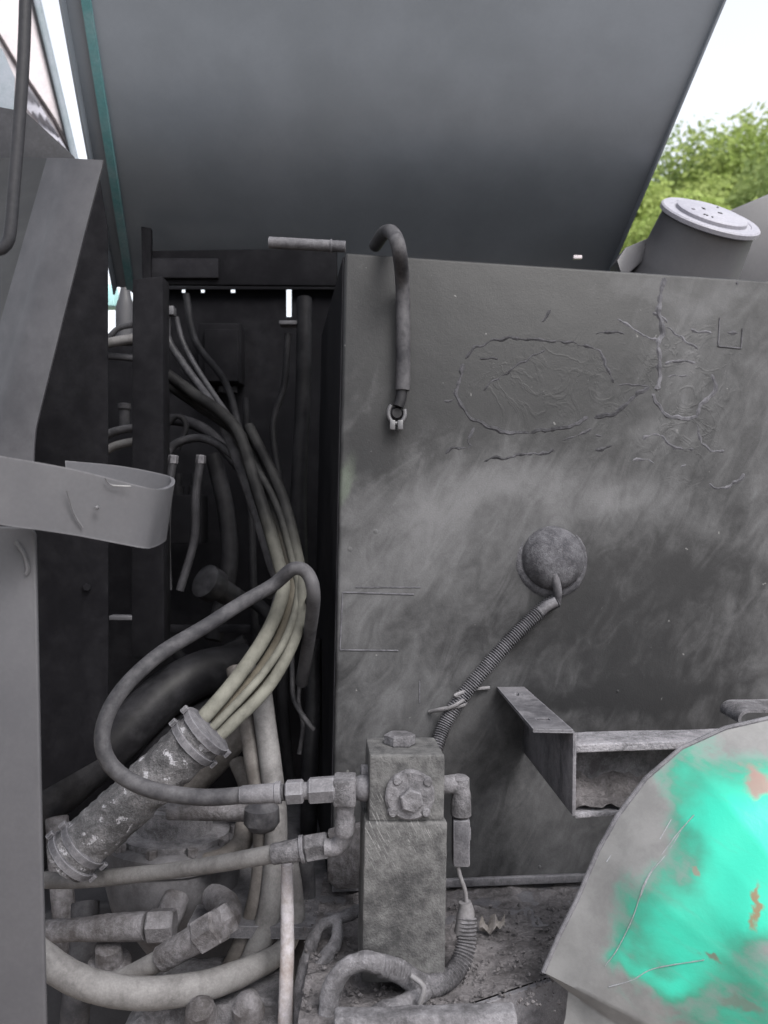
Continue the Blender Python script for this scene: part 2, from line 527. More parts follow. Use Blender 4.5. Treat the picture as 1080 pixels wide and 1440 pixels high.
# ------------------------------------------------------------------ tank
TLOC = T_O.copy()
tank = thing('fluid_tank', 'large dusty grey steel tank with cracked oval weld patch on its front', 'tank', TLOC, rotz=YAW)
tl_inv = world_m(tank).inverted()
def TL(px, py):
    return tl_inv @ T(px, py)
top_h = TL(478, 354).z
bot_h = 0.0
TW, TD = 0.98, 0.50
def tw(x, y, z):
    return world_m(tank) @ Vector((x, y, z))
def tank_material():
    k = NT('tank_dust_shade_paint')
    base, dust = (0.011, 0.0113, 0.0125), (0.080, 0.0805, 0.085)
    st = k.mapped(scale=(0.22, 1.0, 0.5), rot=(0, R_(28), 0))
    n1 = k.noise(5, 6, 0.52, dist=0.5)
    n2 = k.noise(6.5, 7, 0.62, vec=st, dist=1.2)
    n3 = k.noise(40, 6, 0.7)
    f = k.noise(420, 3, 0.6)
    w = k.warp(0.13, 9.0)
    acc = k.math('ADD', k.math('MULTIPLY', n1, 0.55), k.math('MULTIPLY', n2, 0.45))
    acc = k.math('ADD', acc, k.math('MULTIPLY', k.math('SUBTRACT', n3, 0.5), 0.22))
    def ell(px, py, rx, ry, rot, amt, soft=0.7):
        nonlocal acc
        c = TL(px, py)
        b = k.blob(w, c, (S(rx, 1.22), 0.5, S(ry, 1.22)), R_(rot), soft)
        acc = k.math('ADD', acc, k.math('MULTIPLY', b, amt))
    ell(690, 690, 160, 45, -18, 0.16)
    ell(580, 760, 90, 60, -55, 0.14)
    ell(840, 700, 130, 40, 5, 0.12)
    ell(500, 820, 50, 160, 0, 0.10)
    ell(530, 630, 55, 75, 30, -0.2)
    ell(640, 450, 340, 190, 0, -0.28)  # upper front darkened: hood shade mixed into the colour
    ell(930, 900, 220, 260, 0, -.08)
    ell(560, 1120, 90, 120, 0, -.04)
    ell(800, 840, 40, 28, 25, -.16)  # contact shadow of the dome, painted on the plate
    ell(740, 540, 95, 65, 0, -0.10)
    ell(900, 820, 170, 70, 0, -0.08)
    ell(860, 980, 160, 26, 0, -0.14)
    ell(1010, 560, 40, 160, 8, -0.05)
    ell(950, 410, 170, 22, 0, 0.10)
    ell(640, 1000, 150, 90, 0, 0.08)
    fac = k.rng(acc, 0.30, 0.84)
    col = k.mix(fac, base, dust)
    g = k.blob(k.warp(0.05, 30), TL(484, 682), (S(14, 1.2), 0.5, S(40, 1.2)), 0.25, 0.8)
    col = k.mix(k.math('MULTIPLY', g, 0.4), col, (0.08, 0.1, 0.075))
    sp = k.rng(f, 0.35, 0.75, 0.92, 1.08)
    cb = k.n('ShaderNodeCombineColor')
    for i in range(3): k.l(sp, cb.inputs[i])
    mx = k.n('ShaderNodeMix', data_type='RGBA', blend_type='MULTIPLY')
    mx.inputs[0].default_value = 1.0
    k.l(col, mx.inputs[6]); k.l(cb.outputs[0], mx.inputs[7])
    col = mx.outputs[2]
    scv = k.mapped(scale=(0.03, 1, 1.0), rot=(0, R_(40), 0))
    scr = k.rng(k.noise(60, 3, 0.5, vec=scv), 0.735, 0.76)
    col = k.mix(k.math('MULTIPLY', scr, 0.5), col, (0.15, 0.15, 0.15))
    spk = k.rng(k.noise(75, 2, 0.5), 0.74, 0.77)
    col = k.mix(k.math('MULTIPLY', spk, 0.45), col, (0.16, 0.16, 0.16))
    h = k.math('ADD', k.math('MULTIPLY', n3, 0.8), k.math('MULTIPLY', f, 0.3))
    wr = k.math('ABSOLUTE', k.math('SUBTRACT', k.noise(16, 4, .55, dist=1.2), .5))
    wr = k.rng(wr, 0.0, 0.055, 1.0, 0.0)
    wmask = k.math('ADD', k.math('MULTIPLY', k.blob(w, TL(780, 545), (S(150, 1.22), .5, S(90, 1.22)), R_(4), .6), .35), k.blob(w, TL(965, 560), (S(80, 1.24), .5, S(150, 1.24)), 0.0, .7), True)
    b1 = k.bump(k.math('MULTIPLY', wr, wmask), .2, .003, k.bump(k.noise(3.2, 3, 0.5), 0.35, 0.02))
    nrm = k.bump(h, 0.35, 0.0018, b1)
    return k.finish(col, k.rng(fac, 0, 1, 0.5, 0.75), nrm, 0.2)
M['tank'] = tank_material()
mb = MB()
mb.box(tw(TW / 2, TD / 2, top_h / 2), T_X * (TW / 2), -T_N * (TD / 2), Z * (top_h / 2))
mb.build('body', M['tank'], tank, bevel=0.005, segs=3)
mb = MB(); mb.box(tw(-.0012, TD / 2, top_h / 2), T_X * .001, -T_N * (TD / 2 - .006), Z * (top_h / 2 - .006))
mb.build('left_side_shade', M['dark_paint'], tank)  # thin dark sheet that paints the tank's shaded flank

def zz(zx, zy): return (620 + zx / 2.348, 380 + zy / 2.348)
RIDGES = [
 ([(75,300),(110,262),(180,232),(270,225),(350,235),(430,240),(515,265),(545,320),(572,378)], 2.4),
 ([(75,300),(62,350),(50,410),(90,480),(130,508),(220,538),(330,530),(420,520),(480,490),(560,478),(600,455),(650,405),(690,385)], 3.2),
 ([(0,438),(45,428)], 1.6), ([(110,510),(90,560),(95,582),(40,590),(0,615)], 2.0),
 ([(130,640),(170,622),(220,622),(265,605),(350,605),(375,580)], 2.4),
 ([(390,563),(430,555),(500,520)], 2.2),
 ([(735,20),(722,90),(715,150),(725,200),(712,250),(718,300),(715,380),(690,385)], 4.2),
 ([(690,135),(735,160),(745,190)], 2.5),
 ([(500,130),(520,150)], 2.2), ([(575,160),(640,200),(715,240)], 2.4), ([(505,215),(560,205),(610,210)], 2.6),
 ([(735,185),(790,220),(855,268)], 2.4), ([(725,310),(790,303),(850,305)], 2.2), ([(740,350),(830,350)], 1.8),
 ([(890,340),(902,400),(850,450),(835,485),(770,488),(725,465),(690,400)], 3.4),
 ([(655,565),(705,540),(770,585),(840,595)], 2.6), ([(845,500),(852,560),(900,600),(945,590)], 2.4),
 ([(500,540),(540,550)], 2.0), ([(500,600),(540,585),(565,575)], 3.0), ([(620,625),(690,630),(715,645)], 2.0),
 ([(870,705),(930,720),(1010,670)], 2.6), ([(815,200),(860,205),(900,212)], 2.8), ([(925,205),(990,210)], 3.0),
 ([(320,180),(370,130)], 2.2), ([(130,400),(200,350),(280,300),(350,260)], 1.6), ([(575,378),(640,378),(690,385)], 1.6),
 ([(120,292),(200,296)], 1.4), ([(975,30),(980,60)], 2.6), ([(780,655),(815,632)], 2.2),
]
wm = dusty('cracked_filler', (0.10, 0.10, 0.104), (0.30, 0.30, 0.305), 0.5, 24, 0.7, 0.4, 0.001, 400)
wd_ = dusty('dark_cracked_filler', (0.04, 0.04, 0.043), (0.17, 0.17, 0.175), 0.45, 26, 0.7, 0.4, 0.001, 400)
for ri, (pts, w) in enumerate(RIDGES):
    q = catmull([T(*zz(*p), -S(w * 1.1, 1.22)) for p in pts], 6)
    q = resample(q, 0.004)
    q = [p + T_X * noise.noise(p * 90) * .0035 + Z * noise.noise(p * 90 + Vector((9, 9, 9))) * .0035 for p in q]
    rr = [1.7 * S(w, 1.22) * (0.85 + 0.3 * noise.noise(p * 120 + Vector((3, 1, 2)))) * min(1, .35 + i * .4, .35 + (len(q) - 1 - i) * .4) for i, p in enumerate(q)]
    MB().tube(q, rr, 8).build('weld_ridge', wd_ if max(p[0] for p in pts) < 695 and ri != 7 else wm, tank)
# stamped label outlines
def outline(pts, w, closed=False):
    q = [T(px, py, 0.0004) for px, py in pts]
    if closed: q.append(q[0])
    m = MB()
    for a, b in zip(q, q[1:]):
        m.tube(resample([a, b], 0.02), S(w, 1.2), 6)
    return m
outline([(582, 836), (482, 833), (478, 914), (560, 915)], 1.1).build('label_edge', wm, tank)
outline([(500, 826), (592, 826)], 0.8).build('weld_seam', wm, tank)
outline([(1012, 447), (1010, 487), (1042, 490), (1044, 462)], 1.2).build('label_edge', wm, tank)
outline([(590, 958), (590, 988)], 1.0).build('weld_seam', wm, tank)
for (px, py, r) in ((528, 747, 4), (492, 772, 4), (758, 1218, 3), (868, 972, 3)):
    MB().lathe(T(px, py, -0.002), T_N, [(0, S(r, 1.2)), (.0025, S(r * .8, 1.2)), (.003, S(r * .3, 1.2))], 14).build('paint_blister', M['tank'], tank)
# sensor dome
dc = T(776, 785, -0.002)
prof = []
for i in range(15):
    a = i / 14 * math.pi / 2
    prof.append((0.036 * math.sin(a), S(47, 1.22) * math.cos(a) ** 0.85))
m = MB().lathe(dc, (T_N + Z * 0.1).normalized(), [(-0.004, S(58, 1.22)), (0.001, S(55, 1.22)), (0.005, S(50, 1.22))] + prof[1:], 40)
dome = m.build('sensor_dome', M['dome'], tank, rough=(0.002, 40), angle=60)
MB().tube(catmull([T(779, 806, 0.026), T(784, 830, 0.022), T(783, 848, 0.012)], 6), S(6.5, 1.2), 10).build('cable_boot', M['dust_metal'], dome)
# tank lip along the bottom
mb = MB()
mb.box(tw(TW / 2, -0.004, 0.006), T_X * (TW / 2), T_N * 0.004, Z * 0.006)
mb.build('bottom_flange', M['dust_metal'], tank, bevel=0.002)

# filler neck and cap
cn = (RX * 0.255 + UX * 0.967).normalized() * 0.81 - FX * 0.585
cn.normalize()
CC = P(1000, 303, 1.5)
cr_ = S(71, 1.5)
fn = thing('filler_neck', 'dark filler neck on top of the tank closed by a white cap with black print', 'filler neck', CC - cn * 0.16)
MB().lathe(CC - cn * 0.2, cn, [(0, cr_ * 1.5), (0.06, cr_ * 1.25), (0.10, cr_ * 1.02), (0.185, cr_ * .93), (.19, cr_ * .9)], 36).build('neck', M['panel_paint'], fn)
cap = MB().lathe(CC - cn * .012, cn, [(0, cr_ * .94), (.003, cr_), (.010, cr_), (.0125, cr_ * .97), (.0125, cr_ * .82), (.011, cr_ * .80)], 64).build('cap', M['cap_white'], fn)
MB().lathe(CC - cn * .002, cn, [(0, cr_ * .72), (.007, cr_ * .71), (.009, cr_ * .67)], 56).build('cap_lid', M['cap_white'], cap)
ca = (RX - cn * RX.dot(cn)).normalized(); cbv = cn.cross(ca)
m = MB()
for a0 in [200, 232, 238, 250, 60]:
    a = R_(a0)
    c = CC + cn * .0076 + (ca * math.cos(a) + cbv * math.sin(a)) * cr_ * .5
    t = (-ca * math.sin(a) + cbv * math.cos(a)); rd = (ca * math.cos(a) + cbv * math.sin(a))
    m.box(c, t * .0016, rd * .0032, cn * .0003)
m.box(CC + cn * .0076 + ca * .014, ca * .004, cbv * .0025, cn * .0003)
m.box(CC + cn * .0076 - ca * .016 + cbv * .006, ca * .0025, cbv * .004, cn * .0003)
m.build('print', M['cap_print'], cap, smooth=False, kind='stuff')
m = MB(); m.prism([P(1024, 296, 1.64), P(1090, 268, 1.64), P(1180, 262, 1.64), P(1180, 420, 1.64), P(1010, 420, 1.64)], FX * .25)
m.build('intake_housing', M['panel_paint'], bevel=.006, label='dark sloping housing behind the white filler cap at the right edge', cat='housing')
m = MB(); m.prism([P(868, 366, 1.50), P(880, 348, 1.52), P(922, 330, 1.56), P(916, 356, 1.56), P(876, 392, 1.50)], FX * .05)
m.build('mounting_plate', M['panel_paint'], bevel=.002, label='small grey slanted plate on the tank edge left of the filler neck', cat='plate')

# ------------------------------------------------------------------ hood
hood = thing('engine_hood', 'large raised dark grey hood leaning over the tank, seen from its underside', 'hood', P(500, 405, 1.78))
hl = [(161, 403, 1.80), (128, 224, 1.56), (88, 0, 1.43), (58, -170, 1.37)]
hr = [(849, 403, 1.80), (927, 220, 1.56), (1020, 0, 1.43), (1092, -170, 1.37)]
HL, HR = [P(*a) for a in hl], [P(*a) for a in hr]
la, lb = HL[0], HL[-1]; ra, rb = HR[0], HR[-1]
HLc, HRc = catmull(HL, 10), catmull(HR, 10)
rows = []
hn = ((lb - la).cross(ra - la)).normalized()
if hn.dot(FX) > 0: hn = -hn
for i in range(31):
    v = i / 30
    L = HLc[i]; Rr = HRc[i]
    rows.append([L.lerp(Rr, j / 40) for j in range(41)])
mb = MB().grid(rows)
mb.build('panel', M['hood_paint'], hood, solid=0.004, rough=(0.0025, 4))
inl = (ra - la).normalized()
def edge_strip(path, off, w, h, m, bev=0):
    mb = MB()
    rows = []
    for k, p in enumerate(path):
        t = (path[min(k + 1, len(path) - 1)] - path[max(k - 1, 0)]).normalized()
        n_ = t.cross(inl).normalized()
        if n_.dot(FX) > 0: n_ = -n_
        o_ = off[0] + (off[1] - off[0]) * k / (len(path) - 1)
        a_ = p + inl * o_ + n_ * .001
        rows.append([a_, a_ + n_ * h, a_ + n_ * h + inl * w, a_ + inl * w, a_])
    return mb.grid(rows)
edge_strip(HLc, (.002, .002), .004, .026, None).build('side_lip', M['hood_paint'], hood)
edge_strip(HLc, (.028, .038), .015, .010, None).build('stiffener', M['teal_paint'], hood)
edge_strip(HRc, (-.006, -.006), .004, .012, None).build('side_lip', M['hood_paint'], hood)
MB().box(P(812, 362, 1.62), RX * S(6, 1.62), UX * S(2.5, 1.62), FX * .004).build('glint_tab', M['cab_white'], hood, bevel=.001)  # white box painted as a specular spot on the hood's lower edge
# hinge beam
hb = thing('hinge_beam', 'dark horizontal hinge beam under the hood above the hose bay', 'beam', P(340, 405, 1.66))
mb = MB(); mb.prism([P(206, 352, 1.66), P(474, 348, 1.66), P(474, 402, 1.66), P(206, 400, 1.66)], FX * .012)
mb.build('beam', M['black_paint'], hb, bevel=.004)
mb = MB(); mb.prism([P(198, 318, 1.64), P(212, 320, 1.64), P(212, 404, 1.64), P(200, 404, 1.64)], FX * .015)
mb.build('hinge_tab', M['black_paint'], hb, bevel=.002)
MB().box(P(260, 378, 1.655), RX * S(48, 1.65), UX * S(14, 1.65), FX * .006).build('plate', M['dark_paint'], hb, bevel=.003)
hp = thing('hinge_pin', 'pale grey round bar sticking out beside the tank top left corner', 'rod', P(432, 350, 1.3))
MB().tube(resample([P(378, 341, 1.34), P(486, 347, 1.34)], .01), S(8, 1.34), 18).build('rod', M['dust_metal'], hp, bevel=.001)
MB().lathe(P(464, 345.8, 1.34), P(486, 347, 1.34) - P(464, 345.8, 1.34), [(0, S(8.6, 1.34)), (.002, S(9.6, 1.34)), (.004, S(8.6, 1.34))], 20).build('collar', M['dust_metal'], hp)

# ------------------------------------------------------------------ cab far left
cab = thing('cab', 'pale cab corner with cream-painted pane reflection and grey green pillar at upper left', 'cab', P(40, 320, 2.6))
mb = MB(); mb.prism([P(-140, -60, 2.55), P(32, -60, 2.55), P(103, 226, 2.55), P(112, 300, 2.55), P(-140, 300, 2.55)], FX * .03)
mb.build('panel', M['cab_white'], cab, bevel=.005)  # window pane; the sky it reflects is painted as a cream tone
mb = MB(); mb.prism([P(34, -60, 2.53), P(40, -60, 2.53), P(56, 0, 2.53), P(109, 224, 2.53), P(124, 300, 2.53), P(112, 300, 2.53), P(100, 224, 2.53), P(46, 0, 2.53)], FX * .02)
mb.build('pillar', M['cab_frame'], cab, bevel=.008)
mb = MB(); mb.prism([P(28, -60, 2.54), P(34, -60, 2.54), P(46, 0, 2.54), P(101, 224, 2.54), P(98, 224, 2.54), P(42, 0, 2.54)], FX * .009)
mb.build('pillar_seal', M['panel_dark'], cab)
MB().tube(resample([P(-20, 20, 2.545), P(0, 52, 2.545), P(24, 92, 2.545), P(44, 120, 2.545), P(76, 168, 2.545), P(104, 224, 2.545)], .02), S(2.6, 2.5), 8).build('window_seal', M['seal'], cab)
mb = MB(); mb.prism([P(-60, 20, 2.535), P(2, 68, 2.535), P(20, 108, 2.535), P(20, 300, 2.535), P(-60, 300, 2.535)], FX * .01)
mb.build('lower_panel', M['cab_frame'], cab, bevel=.004)
rows = []
for i in range(8):
    a = Vector((38, 118, 0)).lerp(Vector((101, 222, 0)), i / 7); b = Vector((36, 150, 0)).lerp(Vector((96, 226, 0)), i / 7)
    rows.append([P(*(a.lerp(b, j / 5).xy), 2.53 - .012 * math.sin(i * 2.1 + j * 1.3)) for j in range(6)])
MB().grid(rows).build('crumpled_film', M['cap_white'], cab, solid=.002)

# ------------------------------------------------------------------ left side panel, handle rod, strap, lower panel
sp = thing('side_shroud', 'dark folded sheet metal side panel with slanting edge at the left', 'side panel', P(20, 640, 0.95))
mb = MB(); mb.prism([P(a, b, 1.0) for a, b in ((-120, 118), (0, 150), (36, 157), (104, 220), (110, 240), (60, 300), (-120, 300))], FX * .003)
mb.build('upper_face', M['panel_dark'], sp, bevel=.001)
rows = []
for k in range(40):
    v = k / 39
    y = 222 + v * (660 - 222)
    xo = 145 - (145 - 50) * min(1, (y - 226) / 374.0) ** 0.97 if y > 226 else 145
    if y > 600: xo = 50 - 3 * math.sin((y - 600) / 50 * 1.5)
    xi = 86 - v * 125
    row = []
    for j in range(31):
        t = (j - 14) / 16
        if t <= 0:
            x, D = xi + t * 160, .925 - t * .12
        else:
            x, D = xi + (xo - xi) * t, .925 - .012 * math.sin(t * math.pi / 2)
        fold = .006 * math.exp(-(t / .16) ** 2)
        row.append(P(x, y + 3 * max(t, 0), D + fold))
    rows.append(row)
def shroud_face_material():
    k = NT('shaded_shroud_paint')
    sx = k.n('ShaderNodeSeparateXYZ')
    k.l(k.tc.outputs['Object'], sx.inputs[0])
    st = k.noise(7, 7, .65, vec=k.mapped(scale=(1, 1, .3)), dist=.6)
    z = k.math('ADD', sx.outputs['Z'], k.math('MULTIPLY', k.math('SUBTRACT', st, .5), .22))
    out_of_shade = k.rng(z, .19, .02)  # face turned away under the hood: its shade is painted, easing downward
    col = k.mix(k.rng(st, .35, .7), (.011, .0112, .0125), (.022, .0222, .0235))
    col = k.mix(out_of_shade, col, (.055, .0555, .057))
    return k.finish(col, .5, k.bump(k.noise(200, 3), .06, .001), .35)
M['shroud_face'] = shroud_face_material()
MB().grid([q[:13] for q in rows]).build('face', M['shroud_face'], sp, solid=.003, angle=70)
MB().grid([q[12:] for q in rows]).build('edge_flange', M['shroud_paint'], sp, solid=.003, angle=70)

hd = thing('grab_rod', 'thin grey bent rod hanging in front of the dark side panel', 'rod', P(15, 350, .8))
MB().tube(resample(catmull([P(37, -60, .8), P(34, 60, .8), P(28, 160, .8), P(20, 260, .8), P(15, 320, .8), P(10, 342, .8), P(-4, 352, .8), P(-40, 354, .8)], 8), .006), S(8.5, .8), 16).build('rod', M['panel_dark'], hd)

def loft_pts(tops, bots, n=8):
    a, b = resample(catmull([P(*p) for p in tops], 8), .006), resample(catmull([P(*p) for p in bots], 8), .006)
    m = min(len(a), len(b))
    def pick(q, i): 
        s = i / (m - 1) * (len(q) - 1); k = min(int(s), len(q) - 2)
        return q[k].lerp(q[k + 1], s - k)
    return [[pick(a, i).lerp(pick(b, i), j / n) for j in range(n + 1)] for i in range(m)]
stp = thing('strap_bracket', 'bent grey sheet metal loop bracket crossing the left edge', 'bracket', P(110, 760, .76))
tops = [(-80, 627, .70), (0, 641, .725), (100, 659, .76), (200, 684, .79), (226, 688, .805), (241, 684, .825), (246, 676, .85), (234, 668, .868), (170, 656, .88), (94, 649, .89)]
bots = [(-80, 727, .70), (0, 738, .725), (100, 752, .76), (196, 770, .79), (214, 770, .805), (228, 764, .825), (234, 757, .85), (222, 748, .865), (165, 738, .87), (96, 728, .875)]
MB().grid(loft_pts(tops, bots)).build('band', M['panel_paint'], stp, solid=.0035, angle=50)
MB().lathe(P(137, 714, .765), -FX, [(0, .002), (.0035, .0018), (.0042, .001)], 10).build('rivet', M['steel'], stp)

lp = thing('lower_shroud', 'light grey dusty upright panel at the lower left edge', 'side panel', P(20, 1440, .78))
mb = MB(); mb.prism([P(-120, 735, .78), P(44, 742, .78), P(49, 752, .78), P(56, 1100, .775), P(66, 1520, .77), P(-120, 1520, .77)], FX * .006)
mb.build('plate', M['panel_paint'], lp, bevel=.002, segs=3)
rows = []
MB().tube(resample(catmull([P(22, 762, .777), P(34, 780, .777), P(39, 800, .777), P(36, 808, .777)], 5), .003), S(3, .78), 6).build('scratch', M['steel'], lp)
MB().tube(resample(catmull([P(94, 690, .751), P(104, 722, .757), P(116, 742, .762)], 5), .003), S(1.3, .76), 6).build('scratch', M['steel'], stp)
MB().tube(resample(catmull([P(148, 672, .768), P(156, 682, .772), P(184, 684, .778)], 5), .003), S(1.2, .76), 6).build('scratch', M['steel'], stp)

# ------------------------------------------------------------------ engine bay shell
bay = thing('engine_bay_wall', 'black sheet metal wall at the back of the hose bay', 'wall', P(300, 1300, 2.1))
xs = [-300, 138, 190, 256, 261, 283, 288, 325, 331, 403, 410, 640]
ys = [415, 446, 470, 1600]
ys = [405, 412, 418, 446, 470, 1600]
def open_cell(i, j):
    x0, y0 = xs[i], ys[j]
    if x0 == 138 and y0 < 470: return True
    if x0 in (256, 283, 325) and y0 == 405: return True
    if x0 == 403 and 412 <= y0 < 446: return True
    if y0 == 405 and x0 == 403: return True
    return False
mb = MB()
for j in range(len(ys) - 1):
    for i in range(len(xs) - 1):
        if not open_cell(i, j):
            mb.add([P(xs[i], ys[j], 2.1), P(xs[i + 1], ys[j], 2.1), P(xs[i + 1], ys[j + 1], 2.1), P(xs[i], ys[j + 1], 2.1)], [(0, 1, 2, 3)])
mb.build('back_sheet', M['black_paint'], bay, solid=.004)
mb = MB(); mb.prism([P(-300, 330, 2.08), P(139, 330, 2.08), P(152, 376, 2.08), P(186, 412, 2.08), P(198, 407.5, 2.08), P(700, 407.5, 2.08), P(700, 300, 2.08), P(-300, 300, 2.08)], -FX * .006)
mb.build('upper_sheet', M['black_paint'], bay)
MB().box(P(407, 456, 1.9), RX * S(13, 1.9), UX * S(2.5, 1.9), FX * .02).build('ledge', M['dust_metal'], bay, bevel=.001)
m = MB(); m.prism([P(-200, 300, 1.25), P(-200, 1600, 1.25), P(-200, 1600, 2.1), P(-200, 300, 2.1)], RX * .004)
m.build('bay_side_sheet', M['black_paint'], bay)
post = thing('bay_post', 'dark vertical steel post inside the engine bay', 'post', P(207, 930, 1.45))
mb = MB(); mb.prism([P(186, 392, 1.45), P(229, 388, 1.45), P(231, 925, 1.45), P(184, 925, 1.45)], FX * .045)
mb.build('post', M['black_paint'], post, bevel=.003)
MB().box(P(172, 868, 1.46), RX * S(16, 1.46), UX * S(3, 1.46), FX * .01).build('tab', M['panel_paint'], post, bevel=.001)
dp = thing('bay_plate', 'dark upright plate behind the loop bracket', 'plate', P(100, 1100, 1.2))
mb = MB(); mb.prism([P(-60, 190, 1.2), P(60, 228, 1.2), P(136, 230, 1.2), P(151, 320, 1.2), P(152, 1060, 1.2), P(-60, 1180, 1.2)], FX * .004)
mb.build('plate', M['black_paint'], dp, bevel=.001)
MB().hexa(P(122, 826, 1.2), P(122, 826, 1.192), .006).build('bolt', M['black_paint'], dp)
# equipment glimpsed in the gap right of the plate
def hose(name, label, pts, rpx, mat, cat='hose', group=None, seg=14, rough=None, n=8, step=.006, parent=None):
    q = resample(catmull([P(*p) for p in pts], n), step)
    Dm = sum(p[2] for p in pts) / len(pts)
    rr = S(rpx, Dm) if not isinstance(rpx, (list, tuple)) else None
    if rr is None:
        m = len(q) - 1
        rr = []
        for i in range(m + 1):
            s = i / m * (len(rpx) - 1); k = min(int(s), len(rpx) - 2)
            rr.append(S(rpx[k] + (rpx[k + 1] - rpx[k]) * (s - k), Dm))
    mb = MB().tube(q, rr, seg)
    if parent is not None:
        return mb.build(name, mat, parent, rough=rough, angle=60)
    return mb.build(name, mat, None, rough=rough, angle=60, label=label, cat=cat, group=group)
hose('hose', 'upper pale pipe crossing the narrow gap beside the bay post', [(120, 494, 1.7), (150, 483, 1.7), (200, 474, 1.7)], 7, M['hose_pale'])
hose('hose', 'thin curled hose just above the pale pipe in the narrow gap', [(150, 478, 1.75), (166, 462, 1.75), (186, 457, 1.75)], 4, M['hose_rubber'])
hose('hose', 'short pale hose under the upper pipe in the narrow gap', [(140, 500, 1.72), (170, 502, 1.72), (205, 505, 1.72)], 5, M['hose_rubber'])
hose('hose', 'lower curved hose crossing the narrow gap above the loop bracket', [(130, 628, 1.6), (158, 608, 1.6), (200, 600, 1.6)], 6, M['hose_rubber'])
hose('hose', 'lowest shiny hose crossing the narrow gap above the loop bracket', [(130, 650, 1.6), (160, 628, 1.6), (205, 618, 1.6)], 6, M['hose_pale'])
gf = thing('hose_fitting', 'upright grey fitting in the narrow gap above the loop bracket', 'fitting', P(176, 605, 1.62))
MB().lathe(P(175, 606, 1.62), UX, [(0, S(7, 1.62)), (S(30, 1.62), S(7, 1.62)), (S(31, 1.62), S(9, 1.62)), (S(38, 1.62), S(9, 1.62)), (S(39, 1.62), S(5, 1.62))], 16).build('body', M['hose_rubber'], gf)
tb = thing('teal_cabinet', 'small patch of pale teal machine body seen through the narrow gap', 'machine body', P(152, 434, 2.5))
MB().prism([P(120, 397, 2.5), P(158, 399, 2.5), P(161, 430, 2.5), P(120, 430, 2.5)], FX * .06).build('body', M['cab_teal'], tb, bevel=.004)
gb = thing('grey_bottle', 'grey upright reservoir seen in the narrow gap below the bright sky slit', 'reservoir', P(172, 480, 1.9))
MB().lathe(P(176, 484, 1.9), UX, [(0, S(13, 1.9)), (S(52, 1.9), S(13, 1.9)), (S(64, 1.9), S(9, 1.9)), (S(80, 1.9), S(6, 1.9))], 20).build('body', M['panel_paint'], gb)
MB().lathe(P(176, 404, 1.9), UX, [(0, S(7, 1.9)), (S(6, 1.9), S(7, 1.9)), (S(7, 1.9), S(5, 1.9))], 14).build('cap', M['panel_dark'], gb)

# clip and upper hoses
cl = thing('hose_clip', 'small grey clip on the bay wall holding two thin hoses', 'clip', P(237, 446, 1.6))
MB().box(P(237, 438, 1.6), RX * S(9, 1.6), UX * S(6, 1.6), FX * .012).build('clip', M['panel_paint'], cl, bevel=.001)
hose('hose', 'thin grey hose running down from the small clip, left of two', [(236, 446, 1.6), (236, 476, 1.6), (258, 512, 1.58), (286, 550, 1.55), (315, 590, 1.5)], 5.5, M['bay_hose'])
hose('hose', 'thin grey hose right of the pair under the small clip', [(248, 446, 1.6), (256, 478, 1.6), (272, 510, 1.58), (296, 548, 1.55), (325, 590, 1.5)], 4, M['bay_hose'])
hose('hose', 'arched dark hose over the two upright fittings', [(232, 645, 1.5), (246, 625, 1.5), (275, 616, 1.5), (302, 622, 1.48), (330, 642, 1.45)], 6, M['bay_hose'])
for px, lab in ((240, 'left upright hose end with bright tip under the arched hose'), (279, 'right upright hose end under the arched hose')):
    t = thing('hose_end', lab, 'hose', P(px, 690, 1.48))
    hose('sleeve', '', [(px + 3, 646, 1.48), (px, 668, 1.48), (px - 4, 700, 1.48), (px - 6, 760, 1.5), (px - 26 if px > 250 else px - 4, 830, 1.5)], 6, M['bay_hose'], parent=t)
    MB().hexa(P(px + 3, 652, 1.48), P(px + 4, 640, 1.48), S(7, 1.48)).build('tip', M['dust_metal'], t)
bl = thing('round_fitting', 'blurred grey round fitting deep in the bay', 'fitting', P(312, 850, 1.7))
MB().lathe(P(285, 815, 1.66), P(345, 850, 1.75) - P(285, 815, 1.66), [(0, S(14, 1.7)), (.006, S(24, 1.7)), (.035, S(24, 1.7)), (.05, S(17, 1.7)), (.11, S(15, 1.7))], 20).build('body', M['bay_hose'], bl, rough=(.001, 30))
sh = thing('bay_shelf', 'dark cross bar deep in the bay behind the looping hose', 'bar', P(290, 885, 1.8))
MB().box(P(290, 884, 1.8), RX * S(75, 1.8), UX * S(5, 1.8), FX * .01).build('bar', M['dark_paint'], sh, bevel=.002)
hose('wire', 'left thin cable hanging by the tank side edge', [(411, 880, 1.4), (411, 950, 1.36), (414, 985, 1.33), (432, 1015, 1.3), (441, 1026, 1.3)], 3.5, M['hose_rubber'], cat='cable')
hose('wire', 'right thin cable hanging by the tank side edge', [(424, 940, 1.4), (420, 985, 1.36), (426, 1020, 1.33), (421, 1060, 1.33)], 3, M['hose_rubber'], cat='cable')
hose('hose', 'dark upright hose beside the tank at the lower left corner', [(440, 900, 1.5), (440, 1000, 1.45), (436, 1090, 1.42), (432, 1240, 1.42)], 12, M['hose_dark'])
hose('hose', 'thick dark curved hose deep behind the ribbed sleeve', [(345, 935, 1.6), (290, 945, 1.55), (235, 975, 1.5), (160, 1045, 1.45), (60, 1130, 1.4), (10, 1180, 1.4)], 33, M['hose_dark'], seg=20)
hose('hose', 'second thick dark hose under the curved one', [(360, 985, 1.6), (300, 1005, 1.55), (250, 1040, 1.5), (210, 1095, 1.45)], 28, M['hose_dark'], seg=20)
hose('hose', 'brown hose slanting behind the sleeve mouth', [(356, 1000, 1.35), (330, 1045, 1.35), (290, 1090, 1.35), (255, 1120, 1.35)], 15, M['hose_brown'])

